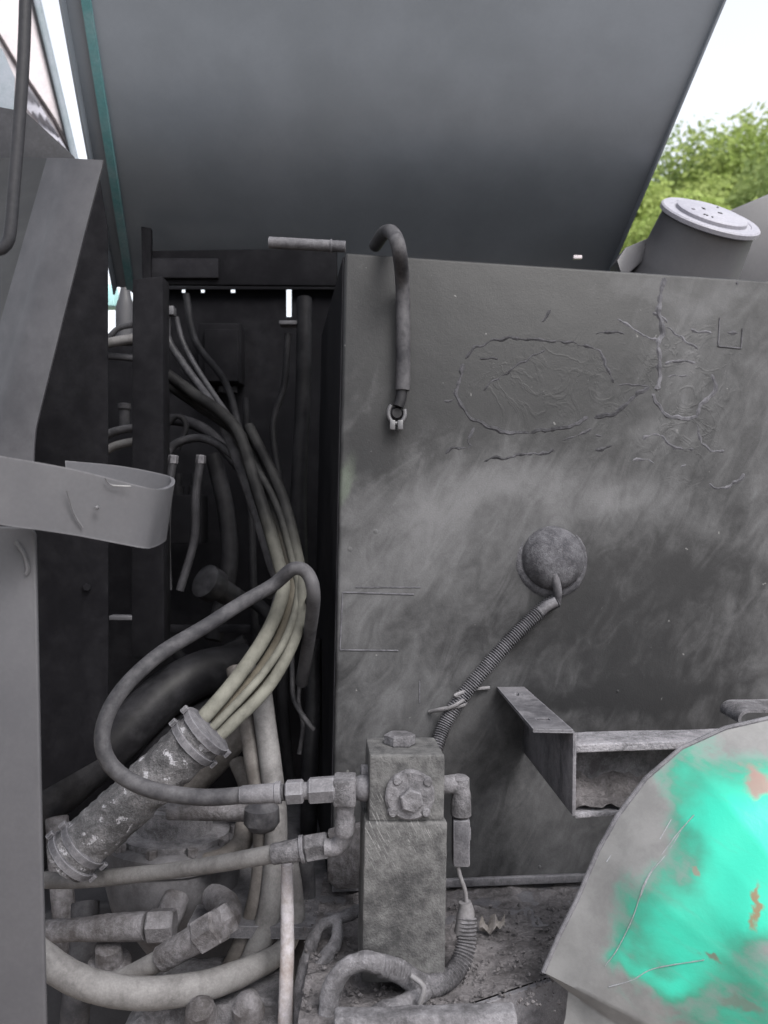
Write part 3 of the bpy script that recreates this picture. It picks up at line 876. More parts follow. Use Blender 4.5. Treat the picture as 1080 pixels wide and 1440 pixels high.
CL = [
 ('dark cable drooping from the hinge beam across the bay', [(262, 415, 1.95), (275, 480, 1.9), (318, 540, 1.85), (340, 620, 1.8)], 5, 'hose_black'),
 ('dark cable hanging beside the ledge near the tank', [(405, 470, 1.9), (400, 540, 1.88), (384, 600, 1.85), (396, 690, 1.8)], 5, 'hose_black'),
 ('thick dark hose dropping from the beam near the tank side', [(428, 420, 1.9), (426, 560, 1.85), (420, 700, 1.8), (424, 860, 1.75)], 11, 'hose_black'),
 ('dark hose crossing low behind the upright hose ends', [(190, 600, 1.8), (240, 590, 1.78), (290, 606, 1.75), (340, 660, 1.7)], 8, 'hose_black'),
 ('dark hose behind the post falling to the cross bar', [(300, 640, 1.9), (318, 720, 1.88), (322, 800, 1.85), (300, 900, 1.8)], 12, 'hose_black'),
 ('slim dark cable falling straight behind the bundle', [(345, 560, 1.9), (352, 680, 1.85), (356, 800, 1.8), (360, 930, 1.75)], 5, 'hose_black'),
 ('dark hose arching from the round fitting to the right', [(330, 842, 1.72), (362, 850, 1.7), (384, 880, 1.65), (388, 950, 1.6)], 9, 'hose_black'),
 ('dark hose curling under the cross bar', [(238, 900, 1.8), (262, 930, 1.78), (300, 925, 1.75), (345, 900, 1.75)], 9, 'hose_black'),
 ('slim dark cable looping left of the arched hose', [(232, 600, 1.6), (250, 585, 1.6), (262, 600, 1.6), (250, 632, 1.6)], 4, 'hose_black'),
 ('short dark hose low down between the bundle and tank', [(404, 900, 1.5), (398, 960, 1.48), (402, 1040, 1.46), (410, 1120, 1.45)], 8, 'hose_black'),
]
for lab, pts, rr_, mt in CL:
    hose('bay_cable', lab, pts, rr_, M[mt], cat='cable', group='dark cables deep in the bay')
jb = thing('junction_box', 'small dark box on the back wall behind the hose bundle', 'box', P(300, 545, 2.06))
MB().box(P(312, 500, 2.06), RX * S(30, 2.06), UX * S(42, 2.06), FX * .03).build('box', M['black_paint'], jb, bevel=.005)
MB().box(P(312, 500, 2.025), RX * S(24, 2.06), UX * S(36, 2.06), FX * .006).build('lid', M['black_paint'], jb, bevel=.003)
for px in (296, 312, 328):
    MB().lathe(P(px, 544, 2.05), -UX, [(0, S(6, 2.05)), (.014, S(6, 2.05)), (.016, S(4, 2.05))], 10).build('gland', M['hose_black'], jb)
vu = thing('solenoid_valve', 'dark blocky valve with two stubs deep in the bay', 'valve', P(262, 760, 1.95))
MB().box(P(262, 730, 1.95), RX * S(26, 1.95), UX * S(34, 1.95), FX * .04).build('body', M['black_paint'], vu, bevel=.004)
for px in (250, 274):
    MB().lathe(P(px, 696, 1.93), UX, [(0, S(9, 1.93)), (.02, S(9, 1.93)), (.022, S(6, 1.93)), (.05, S(6, 1.93))], 14).build('stub', M['hose_black'], vu)

# ------------------------------------------------------------------ hose bundle
BG = 'hoses bundled into the sleeve'
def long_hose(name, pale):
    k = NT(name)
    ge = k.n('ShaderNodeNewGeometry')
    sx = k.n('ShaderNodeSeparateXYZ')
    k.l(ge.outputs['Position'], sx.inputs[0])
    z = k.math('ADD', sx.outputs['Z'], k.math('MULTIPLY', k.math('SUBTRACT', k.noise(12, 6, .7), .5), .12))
    bay_shade = k.rng(z, 1.46, 1.66)  # darkens upward: the bay's shade is painted onto the hoses
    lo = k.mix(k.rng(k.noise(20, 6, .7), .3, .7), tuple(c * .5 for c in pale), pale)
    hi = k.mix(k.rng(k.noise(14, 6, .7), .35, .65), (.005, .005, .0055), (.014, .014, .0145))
    return k.finish(k.mix(bay_shade, lo, hi), k.rng(bay_shade, 0, 1, .6, .55), k.bump(k.noise(300, 3), .2, .001), .06)
HM = {'hose_pale': long_hose('shaded_dusted_hose_pale', (.108, .107, .094)), 'hose_brown': long_hose('shaded_dusted_hose_brown', (.075, .068, .055))}
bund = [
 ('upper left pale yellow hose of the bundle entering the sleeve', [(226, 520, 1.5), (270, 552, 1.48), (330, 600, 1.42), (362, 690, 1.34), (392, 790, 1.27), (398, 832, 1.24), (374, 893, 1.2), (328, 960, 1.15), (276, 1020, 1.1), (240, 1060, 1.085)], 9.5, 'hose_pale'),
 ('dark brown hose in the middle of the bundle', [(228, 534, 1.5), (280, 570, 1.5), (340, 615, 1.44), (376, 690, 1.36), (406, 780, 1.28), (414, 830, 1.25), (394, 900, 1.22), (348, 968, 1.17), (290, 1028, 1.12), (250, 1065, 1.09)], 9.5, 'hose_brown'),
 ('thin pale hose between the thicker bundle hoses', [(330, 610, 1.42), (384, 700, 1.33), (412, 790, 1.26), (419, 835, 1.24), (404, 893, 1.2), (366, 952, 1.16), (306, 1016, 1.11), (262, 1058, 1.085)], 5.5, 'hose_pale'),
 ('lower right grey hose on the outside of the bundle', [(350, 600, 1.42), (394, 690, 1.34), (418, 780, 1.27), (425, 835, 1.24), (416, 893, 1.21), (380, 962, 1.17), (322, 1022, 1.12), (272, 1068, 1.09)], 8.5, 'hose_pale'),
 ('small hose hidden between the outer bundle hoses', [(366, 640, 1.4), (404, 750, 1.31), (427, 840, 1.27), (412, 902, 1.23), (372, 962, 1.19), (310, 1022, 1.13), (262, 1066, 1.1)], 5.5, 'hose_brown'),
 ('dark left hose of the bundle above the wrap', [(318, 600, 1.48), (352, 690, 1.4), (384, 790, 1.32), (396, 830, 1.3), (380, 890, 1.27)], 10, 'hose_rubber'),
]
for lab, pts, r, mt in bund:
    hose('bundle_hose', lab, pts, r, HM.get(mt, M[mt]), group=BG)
# sleeve
sl_ = thing('hose_sleeve', 'thick dust crusted sleeve with clamp rings around the hose bundle', 'hose sleeve', P(90, 1215, 1.08))
a, b = P(92, 1212, 1.07), P(292, 1026, 1.09)
q = resample([a, b], .004)
nq = len(q)
MB().tube(q, [S(36, 1.08) * (1 + .05 * noise.noise(Vector((i * .15, 0, 0)))) * (1 - .03 * (i / nq)) for i in range(nq)], 40).build('sleeve', M['sleeve'], sl_, rough=(.0028, 60), angle=70)
ax = (b - a).normalized()
for t, w in ((.05, 1.1), (.13, 1.05), (.9, 1.07), (.99, 1.14)):
    c = a.lerp(b, t)
    ring = MB().lathe(c - ax * .006, ax, [(0, S(34, 1.08)), (.001, S(36, 1.08) * w), (.010, S(36, 1.08) * w), (.012, S(34, 1.08))], 40).build('clamp_ring', M['dust_metal'], sl_, rough=(.0008, 80))
    for sgn in (-1, 1):
        up = (UX - ax * UX.dot(ax)).normalized()
        cc = c + up * sgn * S(38, 1.08) * w - FX * .006
        MB().hexa(cc - ax * .004, cc + ax * .006, S(4.2, 1.08)).build('clamp_screw', M['dust_metal'], ring)

# looping hose A
ha = thing('loop_hose', 'long grey hose looping round the bundle and sweeping to the valve block', 'hose', P(140, 1100, 1.0))
hose('hose', '', [(424, 960, 1.3), (434, 900, 1.23), (441, 838, 1.155), (432, 806, 1.15), (412, 800, 1.15), (385, 822, 1.16), (340, 848, 1.14), (290, 880, 1.1), (222, 922, 1.05), (168, 975, 1.01), (144, 1030, .99), (156, 1076, .98), (205, 1108, .975), (280, 1121, .97), (345, 1118, .965), (400, 1114, .96)], 10.5, M['hose_rubber'], parent=ha, step=.005)
hose('hose_wrap', '', [(378, 838, 1.19), (400, 806, 1.165), (424, 803, 1.16), (440, 824, 1.18), (430, 858, 1.26)], 6, M['hose_dark'], parent=ha)
A = lambda x: P(x, 1118 - (x - 345) * .07, .96)
MB().lathe(A(338), A(400) - A(338), [(0, S(11.5, .96)), (.003, S(13, .96)), (S(48, .96), S(13.5, .96)), (S(50, .96), S(15.5, .96)), (S(57, .96), S(15.5, .96)), (S(58, .96), S(12, .96))], 24).build('ferrule', M['dust_metal'], ha, rough=(.0005, 120))
MB().hexa(A(402), A(427), S(17, .96), .5).build('nut', M['dust_metal'], ha)
MB().lathe(A(424), A(436) - A(424), [(0, S(12, .96)), (S(14, .96), S(12, .96))], 20).build('thread', M['dust_metal'], ha)
MB().hexa(A(434), A(472), S(19, .96), .4).build('nut', M['dust_metal'], ha)
# elbow
el = thing('elbow_fitting', 'dusty tee elbow fitting on the left side of the valve block', 'fitting', P(485, 1160, .96))
mb = MB(); mb.box(P(485, 1110, .965), RX * S(16, .96), UX * S(19, .96), FX * .017)
mb.build('body', M['crust'], el, bevel=.003, rough=(.0006, 90))
MB().lathe(P(485, 1126, .965), -UX, [(0, S(14, .96)), (S(20, .96), S(13, .96)), (S(24, .96), S(15, .96)), (S(44, .96), S(15, .96)), (S(50, .96), S(11, .96))], 20).build('stem', M['crust'], el, rough=(.0012, 70))
MB().lathe(P(498, 1108, .968), RX, [(0, S(12, .96)), (S(3, .96), S(16, .96)), (S(12, .96), S(19, .96)), (S(18, .96), S(19, .96)), (S(26, .96), S(15, .96))], 24).build('collar', M['dust_metal'], el)
MB().tube(catmull([P(484, 1164, .97), P(482, 1182, .972), P(470, 1192, .975), P(456, 1192, .975)], 6), S(12, .97), 16).build('bend', M['crust'], el, rough=(.0012, 70))
# hose B
hb2 = thing('short_hose', 'pale dusty hose rising slightly to the nut below the elbow fitting', 'hose', P(260, 1245, 1.03))
hose('hose', '', [(20, 1236, 1.16), (80, 1238, 1.13), (130, 1236, 1.11), (200, 1229, 1.08), (280, 1219, 1.04), (350, 1207, 1.0), (400, 1198, .985)], [12, 12, 12, 11, 11, 11.5, 12], M['hose_pale'], parent=hb2)
B = lambda x: P(x, 1201 - (x - 384) * .17, .985)
MB().lathe(B(382), B(424) - B(382), [(0, S(13, .98)), (.002, S(14.5, .98)), (S(38, .98), S(16, .98)), (S(42, .98), S(16, .98))], 24).build('ferrule', M['crust'], hb2, rough=(.0012, 70))
MB().lathe(B(422), B(430) - B(422), [(0, S(12, .98)), (.001, S(19, .98)), (S(6, .98), S(19, .98)), (S(7, .98), S(12, .98))], 24).build('flange', M['dust_metal'], hb2, rough=(.0006, 70))
MB().hexa(B(429), B(462), S(20, .98), .2).build('nut', M['crust'], hb2)

# ------------------------------------------------------------------ valve block
def valve_material():
    k = NT('scraped_valve_dust')
    a = k.noise(13, 8, .7); f = k.noise(420, 3); g = k.noise(70, 6, .7)
    col = k.mix(k.rng(k.math('ADD', a, k.math('MULTIPLY', k.math('SUBTRACT', g, .5), .6)), .3, .72), (.02, .02, .0215), (.08, .0795, .081))
    v = k.mapped(scale=(1.0, 1, .05), rot=(0, R_(62), 0))
    sc = k.rng(k.noise(48, 4, .55, vec=v), .56, .66)
    m_ = k.blob(k.warp(.04, 25), (-.02, 0, .175), (.07, .3, .055), R_(-25), .6)
    col = k.mix(k.math('MULTIPLY', k.math('MULTIPLY', sc, m_), .8), col, (.15, .15, .152))
    return k.finish(col, .75, k.bump(k.math('ADD', k.math('MULTIPLY', g, .5), k.math('MULTIPLY', f, .6)), .8, .0022), .25)
M['valve'] = valve_material()
vb = thing('valve_block', 'dust covered square valve block on an upright steel post', 'valve block', P(570, 1370, .96))
VY = YAW * .6
vx = Vector((math.cos(VY), math.sin(VY), 0)); vy = Vector((-math.sin(VY), math.cos(VY), 0))
c0 = P(572.5, 1110, .95)
w1 = S(53, .95)
vt = depth(c0)
top_z = P(572, 1062, .95).z; mid_z = P(572, 1152, .95).z; bot_z = P(572, 1374, .95).z
def vbox(x0, x1, y0, y1, z0, z1):
    o = Vector((c0.x, c0.y, 0))
    cc = o + vx * ((x0 + x1) / 2) + vy * ((y0 + y1) / 2) + Z * ((z0 + z1) / 2)
    return MB().box(cc, vx * ((x1 - x0) / 2), vy * ((y1 - y0) / 2), Z * ((z1 - z0) / 2))
vbox(-w1, w1, 0, .085, mid_z - .002, top_z).build('block', M['valve'], vb, bevel=.002, segs=2, sub=10, rough=(.0006, 60), angle=30)
vbox(-S(59, .95), S(57, .95), -.004, .083, bot_z, mid_z - .0018).build('post', M['valve'], vb, bevel=.002, segs=2, sub=14, rough=(.0006, 60), angle=30)
fc = P(577, 1117, .95) - FX * .0
fd = -vy
def vf(px, py):   # point on block front
    d = P(px, py, 1) - CAM
    o = Vector((c0.x, c0.y, 0))
    t = (o - CAM).dot(vy) / d.dot(vy)
    return CAM + d * t
fl = MB().lathe(vf(576, 1117) + vy * .002, fd, [(0, S(35, .95)), (.006, S(35, .95)), (.0085, S(32, .95)), (.0085, S(20, .95))], 36).build('port_flange', M['crust'], vb, rough=(.0009, 90))
MB().hexa(vf(577, 1121), vf(577, 1121) + fd * .017, S(17, .95), .2).build('hex_plug', M['crust'], fl)
for px, py in ((558, 1096), (600, 1098), (551, 1140), (598, 1140)):
    MB().lathe(vf(px, py), fd, [(0, S(7.5, .95)), (.006, S(7, .95)), (.009, S(5, .95))], 14).build('bolt', M['crust'], fl, rough=(.0008, 90))
o = Vector((c0.x, c0.y, 0)) + vy * .05 + Z * top_z
MB().hexa(o + vx * -.004 - Z * .001, o + vx * -.004 + Z * .013, .019, .1).build('top_plug', M['crust'], vb)
MB().lathe(vf(518, 1106) + vy * .04 + vx * .002, -vx, [(0, S(17, .96)), (.008, S(17, .96)), (.009, S(14, .96))], 20).build('port_boss', M['crust'], vb)
# right hand sensor
rs = thing('pressure_sensor', 'dusty plug sensor with connector on the right side of the valve block', 'sensor', P(648, 1215, 1.0))
MB().tube(catmull([P(622, 1104, .99), P(640, 1103, .99), P(648, 1112, .99), P(648, 1132, .99)], 6), S(13, .99), 18).build('elbow', M['crust'], rs, rough=(.0012, 60))
MB().lathe(P(648, 1090, .99), -UX, [(0, S(9, .99)), (S(4, .99), S(13, .99)), (S(30, .99), S(13, .99)), (S(34, .99), S(15, .99)), (S(55, .99), S(15, .99)), (S(58, .99), S(12, .99))], 20).build('head', M['crust'], rs, rough=(.0012, 60))
MB().box(P(648, 1182, .99), RX * S(12, .99), UX * S(33, .99), FX * .011).build('connector', M['dust_metal'], rs, bevel=.003)
MB().box(P(657, 1172, .985), RX * S(5, .99), UX * S(8, .99), FX * .004).build('latch', M['dust_metal'], rs, bevel=.001)
hose('wire', '', [(642, 1210, .985), (647, 1232, .985), (654, 1252, .985), (656, 1272, .985)], 3, M['wire'], parent=rs)

# corrugated conduit from the dome to behind the block
def conduit(name, parent, path, r, mat, pitch=.0036, amp=.18, seg=16):
    q = resample(path, pitch / 4)
    rr = [r * (1 + amp * math.sin(i * math.pi / 2)) for i in range(len(q))]
    return MB().tube(q, rr, seg).build(name, mat, parent, angle=80)
cd = thing('corrugated_conduit', 'ribbed dark conduit running down from the dome to the valve block', 'conduit', T(620, 1040, .02))
pp = catmull([T(783, 845, .012), T(768, 853, .012), T(740, 878, .012), T(704, 915, .012), T(668, 957, .012), T(640, 993, .013), T(623, 1024, .016), T(610, 1062, .03)], 10)
conduit('tube', cd, pp, S(9, 1.2), M['dust_metal'])
hose('tape', '', [(782, 846, 1.2), (770, 852, 1.2), (760, 860, 1.2)], 7, M['dust_metal'], parent=cd)
zt = MB().tube(catmull([T(608, 1000, .006), T(630, 996, .024), T(646, 988, .026), T(655, 980, .012), T(640, 978, .024), T(662, 970, .014), T(688, 967, .004)], 8), S(2.6, 1.2), 8)
zt.build('wire_tie', M['wire'], cd)
zt = MB().tube(catmull([T(604, 1001, .004), T(622, 997, .02), T(650, 992, .02), T(656, 985, .006)], 8), S(2.8, 1.2), 8)
zt.build('wire_tie', M['wire'], cd)
# lower conduit by the post
cd2 = thing('wrapped_conduit', 'dusty wrapped conduit curling along the deck round the post foot', 'conduit', P(600, 1400, .93))
pp = catmull([P(656, 1290, .985), P(655, 1330, .975), P(643, 1362, .96), P(618, 1384, .94), P(590, 1384, .925), P(562, 1366, .915), P(535, 1358, .905)], 10)
conduit('ribbed_tube', cd2, pp, S(14, .95), M['crust'], .0042, .1)
hose('tape_wrap', '', [(654, 1268, .985), (655, 1285, .985), (652, 1312, .983)], [9, 13, 14], M['wire'], parent=cd2, rough=(.0012, 80))
hose('wrap', '', [(548, 1362, .91), (520, 1352, .905), (490, 1358, .905), (470, 1382, .905), (462, 1415, .905), (458, 1470, .9)], 14, M['crust'], parent=cd2, rough=(.0018, 80), step=.004, seg=20)
hose('branch', '', [(600, 1390, .925), (570, 1412, .905), (520, 1434, .89), (470, 1462, .88)], [12, 13, 14, 14], M['crust'], parent=cd2, rough=(.003, 70), step=.004, seg=20)
hose('tie', '', [(578, 1372, .90), (596, 1388, .895), (590, 1412, .89)], 4, M['wire'], parent=cd2)
# cable left of post, splitting
cb1 = thing('forked_cable', 'crusted cable forking down to the left of the valve post', 'cable', P(440, 1380, 1.05))
hose('trunk', '', [(530, 1272, 1.08), (505, 1280, 1.07), (474, 1292, 1.06)], [10, 9, 8], M['crust'], parent=cb1, rough=(.002, 80), step=.004)
hose('branch', '', [(474, 1292, 1.06), (452, 1302, 1.05), (440, 1322, 1.04), (430, 1362, 1.03), (424, 1450, 1.0)], [8, 9, 10, 16, 18], M['crust'], parent=cb1, rough=(.002, 80), step=.004)
hose('branch', '', [(474, 1292, 1.055), (474, 1318, 1.04), (458, 1348, 1.02), (438, 1378, 1.01), (430, 1400, 1.0)], [8, 9, 11, 11, 8], M['crust'], parent=cb1, rough=(.002, 80), step=.004)

# ------------------------------------------------------------------ engine lumps lower left
pu = thing('hydraulic_pump', 'dusty round pump housing under the two hoses', 'pump', P(240, 1290, 1.25))
pc = P(243, 1280, 1.24)
def pp_(dy, r): return (S(dy, 1.24), S(r, 1.24))
MB().lathe(pc, Z, [pp_(-60, 30), pp_(-20, 58), pp_(15, 84), pp_(45, 92), pp_(76, 90), pp_(80, 94), pp_(100, 94), pp_(104, 88)], 48).build('bowl', M['panel_mid'], pu, rough=(.0006, 30))
MB().lathe(pc + Z * S(104, 1.24), Z, [pp_(0, 76), pp_(8, 76), pp_(10, 52), pp_(44, 50), pp_(47, 44), pp_(54, 44), pp_(56, 20)], 40).build('cover', M['crust'], pu, rough=(.0008, 40))
for k in range(10):
    a = 2 * math.pi * k / 10 + .2
    c = pc + Z * S(104, 1.24) + Vector((math.cos(a), math.sin(a), 0)) * S(84, 1.24)
    MB().hexa(c - Z * .002, c + Z * .011, S(8, 1.24), a).build('bolt', M['crust_brown'], pu)
hose('cross_pipe', 'thick grey pipe behind the looping hose above the pump', [(238, 1140, 1.16), (300, 1141, 1.15), (340, 1142, 1.14), (372, 1142, 1.13)], 13, M['crust_brown'], cat='pipe')
hose('pump_hose', 'short thick hose curving off the pump cover to the right', [(345, 1160, 1.2), (340, 1185, 1.18), (318, 1206, 1.16), (290, 1215, 1.16)], 15, M['hose_brown'])
# two tall hoses
hose('tall_hose', 'left of two tall dusty hoses falling behind the fittings', [(330, 940, 1.3), (348, 1020, 1.25), (358, 1080, 1.22), (368, 1150, 1.18), (367, 1230, 1.15), (352, 1300, 1.13), (320, 1370, 1.12), (290, 1410, 1.12)], 13.5, M['hose_brown'], group='two tall hoses')
hose('tall_hose', 'right of two tall dusty hoses falling behind the fittings', [(364, 940, 1.28), (372, 1010, 1.24), (380, 1070, 1.21), (388, 1150, 1.165), (385, 1230, 1.14), (374, 1300, 1.115), (346, 1370, 1.1), (320, 1420, 1.1)], 16, M['hose_pale'], group='two tall hoses')
hose('stub_hose', 'short upright hose stub between the sleeve and the tall hoses', [(332, 1070, 1.3), (345, 1100, 1.28), (356, 1140, 1.27)], 11, M['hose_brown'])
valve = thing('ball_joint', 'rounded grey joint behind the first ferrule', 'joint', P(368, 1170, 1.1))
MB().lathe(P(368, 1128, 1.1), -UX, [(0, S(14, 1.1)), (S(8, 1.1), S(24, 1.1)), (S(28, 1.1), S(25, 1.1)), (S(38, 1.1), S(18, 1.1)), (S(42, 1.1), S(8, 1.1))], 24).build('body', M['hose_rubber'], valve, rough=(.001, 50))
wp = thing('worn_pipe', 'bright worn upright pipe in front of the tall hoses', 'pipe', P(402, 1440, 1.03))
hose('pipe', '', [(404, 1216, 1.035), (404, 1260, 1.03), (404, 1330, 1.02), (402, 1400, 1.0), (400, 1500, .98)], [8, 9.5, 10, 10, 10.5], M['pipe_worn'], parent=wp, rough=(.0006, 60))
MB().lathe(P(404, 1222, 1.035), UX, [(0, S(9, 1.03)), (S(5, 1.03), S(9, 1.03)), (S(9, 1.03), S(5, 1.03))], 14).build('end_cap', M['pipe_worn'], wp)
# big bottom hose
hose('big_hose', 'thick pale hose sweeping across the bottom of the bay', [(40, 1330, 1.0), (80, 1362, .99), (130, 1386, .985), (200, 1397, .99), (280, 1388, 1.01), (345, 1366, 1.05), (395, 1338, 1.1), (414, 1300, 1.12), (415, 1260, 1.13), (408, 1215, 1.14)], [20, 20, 20, 20.5, 20, 19, 17, 14, 13, 13], M['hose_pale'], seg=22, rough=(.0006, 40))
# elbow 1
e1 = thing('upper_elbow_hose', 'dusty hose with nut turning up into the pump bowl', 'hose', P(150, 1320, 1.12))
hose('hose', '', [(40, 1310, 1.14), (90, 1308, 1.12), (140, 1305, 1.11), (175, 1303, 1.105), (206, 1302, 1.1)], [15, 15, 16, 19, 19], M['crust_brown'], parent=e1, rough=(.001, 60))
MB().hexa(P(208, 1302, 1.1), P(246, 1300, 1.1), S(23, 1.1), .3).build('nut', M['crust_brown'], e1)
MB().tube(catmull([P(228, 1300, 1.12), P(240, 1284, 1.13), P(248, 1262, 1.15)], 6), S(19, 1.12), 18).build('bend', M['crust_brown'], e1, rough=(.0015, 60))
e2 = thing('lower_elbow_hose', 'dusty slanting hose with ferrule and large nut below the pump', 'hose', P(230, 1370, 1.04))
hose('hose', '', [(140, 1388, 1.05), (180, 1372, 1.045), (215, 1355, 1.04), (240, 1342, 1.035)], [13, 13, 14, 15], M['hose_pale'], parent=e2)
e2a, e2b = P(226, 1350, 1.037), P(286, 1314, 1.025)
MB().lathe(e2a, e2b - e2a, [(0, S(15, 1.03)), (.002, S(18, 1.03)), ((e2b - e2a).length * .6, S(19, 1.03)), ((e2b - e2a).length, S(20, 1.03))], 24).build('ferrule', M['crust_brown'], e2, rough=(.0014, 60))
MB().hexa(P(280, 1318, 1.025), P(310, 1300, 1.02), S(25, 1.03), .3).build('nut', M['crust_brown'], e2)
MB().hexa(P(306, 1300, 1.04), P(326, 1286, 1.05), S(23, 1.03), .1).build('nut', M['crust_brown'], e2)
MB().tube(catmull([P(312, 1296, 1.05), P(322, 1284, 1.07), P(314, 1268, 1.1), P(300, 1262, 1.13)], 6), S(19, 1.06), 18).build('bend', M['crust_brown'], e2, rough=(.0015, 60))
bt = thing('round_boss', 'rounded bolt head half hidden above the thick bottom hose', 'bolt', P(155, 1366, 1.12))
MB().lathe(P(155, 1368, 1.12), (Z - FX * .3), [(0, S(30, 1.12)), (S(18, 1.12), S(30, 1.12)), (S(20, 1.12), S(20, 1.12)), (S(44, 1.12), S(18, 1.12)), (S(48, 1.12), S(12, 1.12))], 24).build('head', M['crust_brown'], bt, rough=(.0015, 40))
eb = thing('engine_block', 'dust caked engine housing with two bolts at the bottom edge', 'engine', P(290, 1500, 1.0))
m = MB(); m.prism([P(170, 1450, 1.03), P(205, 1420, 1.03), P(396, 1406, 1.03), P(410, 1520, 1.0), P(150, 1520, 1.0)], FX * .12)
m.build('housing', M['crust'], eb, bevel=.006, sub=6, rough=(.0035, 40))
for px, py in ((283, 1408), (349, 1402)):
    bb = MB().lathe(P(px, py + 22, 1.0), (UX - FX * .6).normalized(), [(0, S(24, .98)), (S(12, .98), S(22, .98)), (S(26, .98), S(20, .98)), (S(36, .98), S(12, .98)), (S(39, .98), S(3, .98))], 20).build('bolt', M['crust_brown'], eb, rough=(.0022, 60))
lowb = thing('bay_floor_housing', 'dark dusty casing at the bottom of the bay behind the hoses', 'casing', P(200, 1500, 1.4))
m = MB(); m.prism([P(-40, 1330, 1.36), P(90, 1270, 1.36), P(330, 1262, 1.36), P(470, 1240, 1.36), P(480, 1640, 1.3), P(-40, 1640, 1.3)], FX * .4)
m.build('casing', M['panel_dark'], lowb, bevel=.01, sub=5, rough=(.008, 12))  # dark tone stands in for deep shadow between the pump parts
hose('upright_hose', 'dim upright hose at the lower left behind the big hose', [(120, 1270, 1.25), (118, 1330, 1.22), (108, 1400, 1.2), (100, 1500, 1.2)], 20, M['hose_rubber'])
hose('upright_pipe', 'dim pipe behind the pump at the lower left corner', [(80, 1150, 1.36), (86, 1240, 1.32), (92, 1300, 1.3), (96, 1360, 1.3)], 16, M['crust_brown'], cat='pipe')
hose('side_hose', 'grey curved hose near the tank foot behind the worn pipe', [(425, 1190, 1.2), (432, 1240, 1.2), (428, 1300, 1.19), (415, 1345, 1.18)], 12, M['hose_rubber'])
tf = thing('tank_foot', 'grey bracket plate under the tank corner beside the elbow nut', 'bracket', P(470, 1250, 1.14))
m = MB(); m.prism([P(460, 1172, 1.15), P(516, 1160, 1.15), P(516, 1250, 1.15), P(474, 1252, 1.15), P(460, 1240, 1.15)], FX * .02)
m.build('plate', M['crust_brown'], tf, bevel=.003)

# ------------------------------------------------------------------ hanging cable in front of the tank
bc = thing('battery_cable', 'dark cable hooked over the tank top ending in a ring clamp', 'cable', T(560, 600, .02))
cpts = [P(528, 345, 1.36), P(540, 328, 1.27), P(552, 328, 1.2), P(561, 350, 1.165), T(566, 400, .024), T(567, 470, .02), T(567, 520, .02), T(566, 549, .02)]
MB().tube(resample(catmull(cpts, 8), .005), S(10.5, 1.18), 18).build('sheath', M['hose_rubber'], bc)
MB().tube([T(566, 545, .02), T(564, 560, .02), T(560, 572, .02)], S(8, 1.18), 12).build('core', M['hose_dark'], bc)
rc = T(558, 581, .018)
q = [rc + (RX * math.cos(a) * S(12, 1.18) + UX * math.sin(a) * S(15, 1.18)) for a in [R_(130 + i * 14) for i in range(19)]]
MB().tube(q, S(3.0, 1.18), 10).build('ring_clamp', M['steel'], bc)
MB().lathe(rc + T_N * -.008, T_N, [(0, S(6, 1.18)), (.006, S(10, 1.18)), (.010, S(7, 1.18))], 16).build('stud', M['hose_dark'], bc)
for dx in (-6, 5):
    MB().box(T(558 + dx, 598, .018), RX * S(4, 1.18), UX * S(7, 1.18), FX * .006).build('clamp_jaw', M['steel'], bc, bevel=.0015)

# ------------------------------------------------------------------ bracket and channel
br = thing('angle_bracket', 'grey angle bracket with two holes standing out from the tank', 'bracket', P(770, 1145, 1.05))
zt_ = P(752, 1030, .965).z
A0, A1 = P(750, 1030, .965), P(806, 1030, .965)
A1.z = A0.z
B0, B1 = T(699, 968, .001), T(737, 968, .001)
B0.z = B1.z = A0.z
def strip_with_holes(a0, a1, b0, b1, holes, th):
    vs, fs = [], []
    bm_rows = []
    m = MB()
    N, Mx = 40, 16
    pts = [[a0.lerp(a1, j / Mx).lerp(b0.lerp(b1, j / Mx), i / N) for j in range(Mx + 1)] for i in range(N + 1)]
    m.v = [p for r in pts for p in r]
    for i in range(N):
        for j in range(Mx):
            u, v = (j + .5) / Mx, (i + .5) / N
            if any(((u - hu) / ru) ** 2 + ((v - hv) / rv) ** 2 < 1 for hu, hv, ru, rv in holes): continue
            m.f.append((i * (Mx + 1) + j, i * (Mx + 1) + j + 1, (i + 1) * (Mx + 1) + j + 1, (i + 1) * (Mx + 1) + j))
    return m
strip_with_holes(A0, A1, B0, B1, [(.5, .2, .17, .035), (.5, .78, .17, .035)], .004).build('top_flange', M['dust_metal'], br, solid=-.004)
dz = Z * -S(115, .965)
m = MB(); m.prism([A1, B1, B1 + dz * .98, A1 + dz], (A1 - A0).normalized() * .004)
m.build('web', M['dust_metal'], br, bevel=.0008)
# C channel to the right
ch = thing('cross_channel', 'dirt filled steel channel running right from the angle bracket behind the fender', 'channel', P(900, 1145, 1.0))
c0_, c1_ = P(808, 1052, .972), P(1110, 1047, 1.03)
cdv = (c1_ - c0_)
cdv.z = 0
L = cdv.length; cdv.normalize()
cb_ = Vector((0, 1, 0))
H = S(92, .972)
def cbx(y0, y1, z0, z1):
    return MB().box(c0_ + cdv * (L / 2 + .002) + cb_ * ((y0 + y1) / 2) + Z * ((z0 + z1) / 2), cdv * (L / 2), cb_ * ((y1 - y0) / 2), Z * ((z1 - z0) / 2))
cbx(0, .06, -.006, .004).build('top_flange', M['lip'], ch, bevel=.0015, sub=9, rough=(.0012, 60))
cbx(.055, .061, -H, -.0055).build('web', M['crust'], ch)
cbx(0, .06, -H - .005, -H + .001).build('bottom_flange', M['lip'], ch, bevel=.0015, sub=9, rough=(.0012, 60))
rows = []
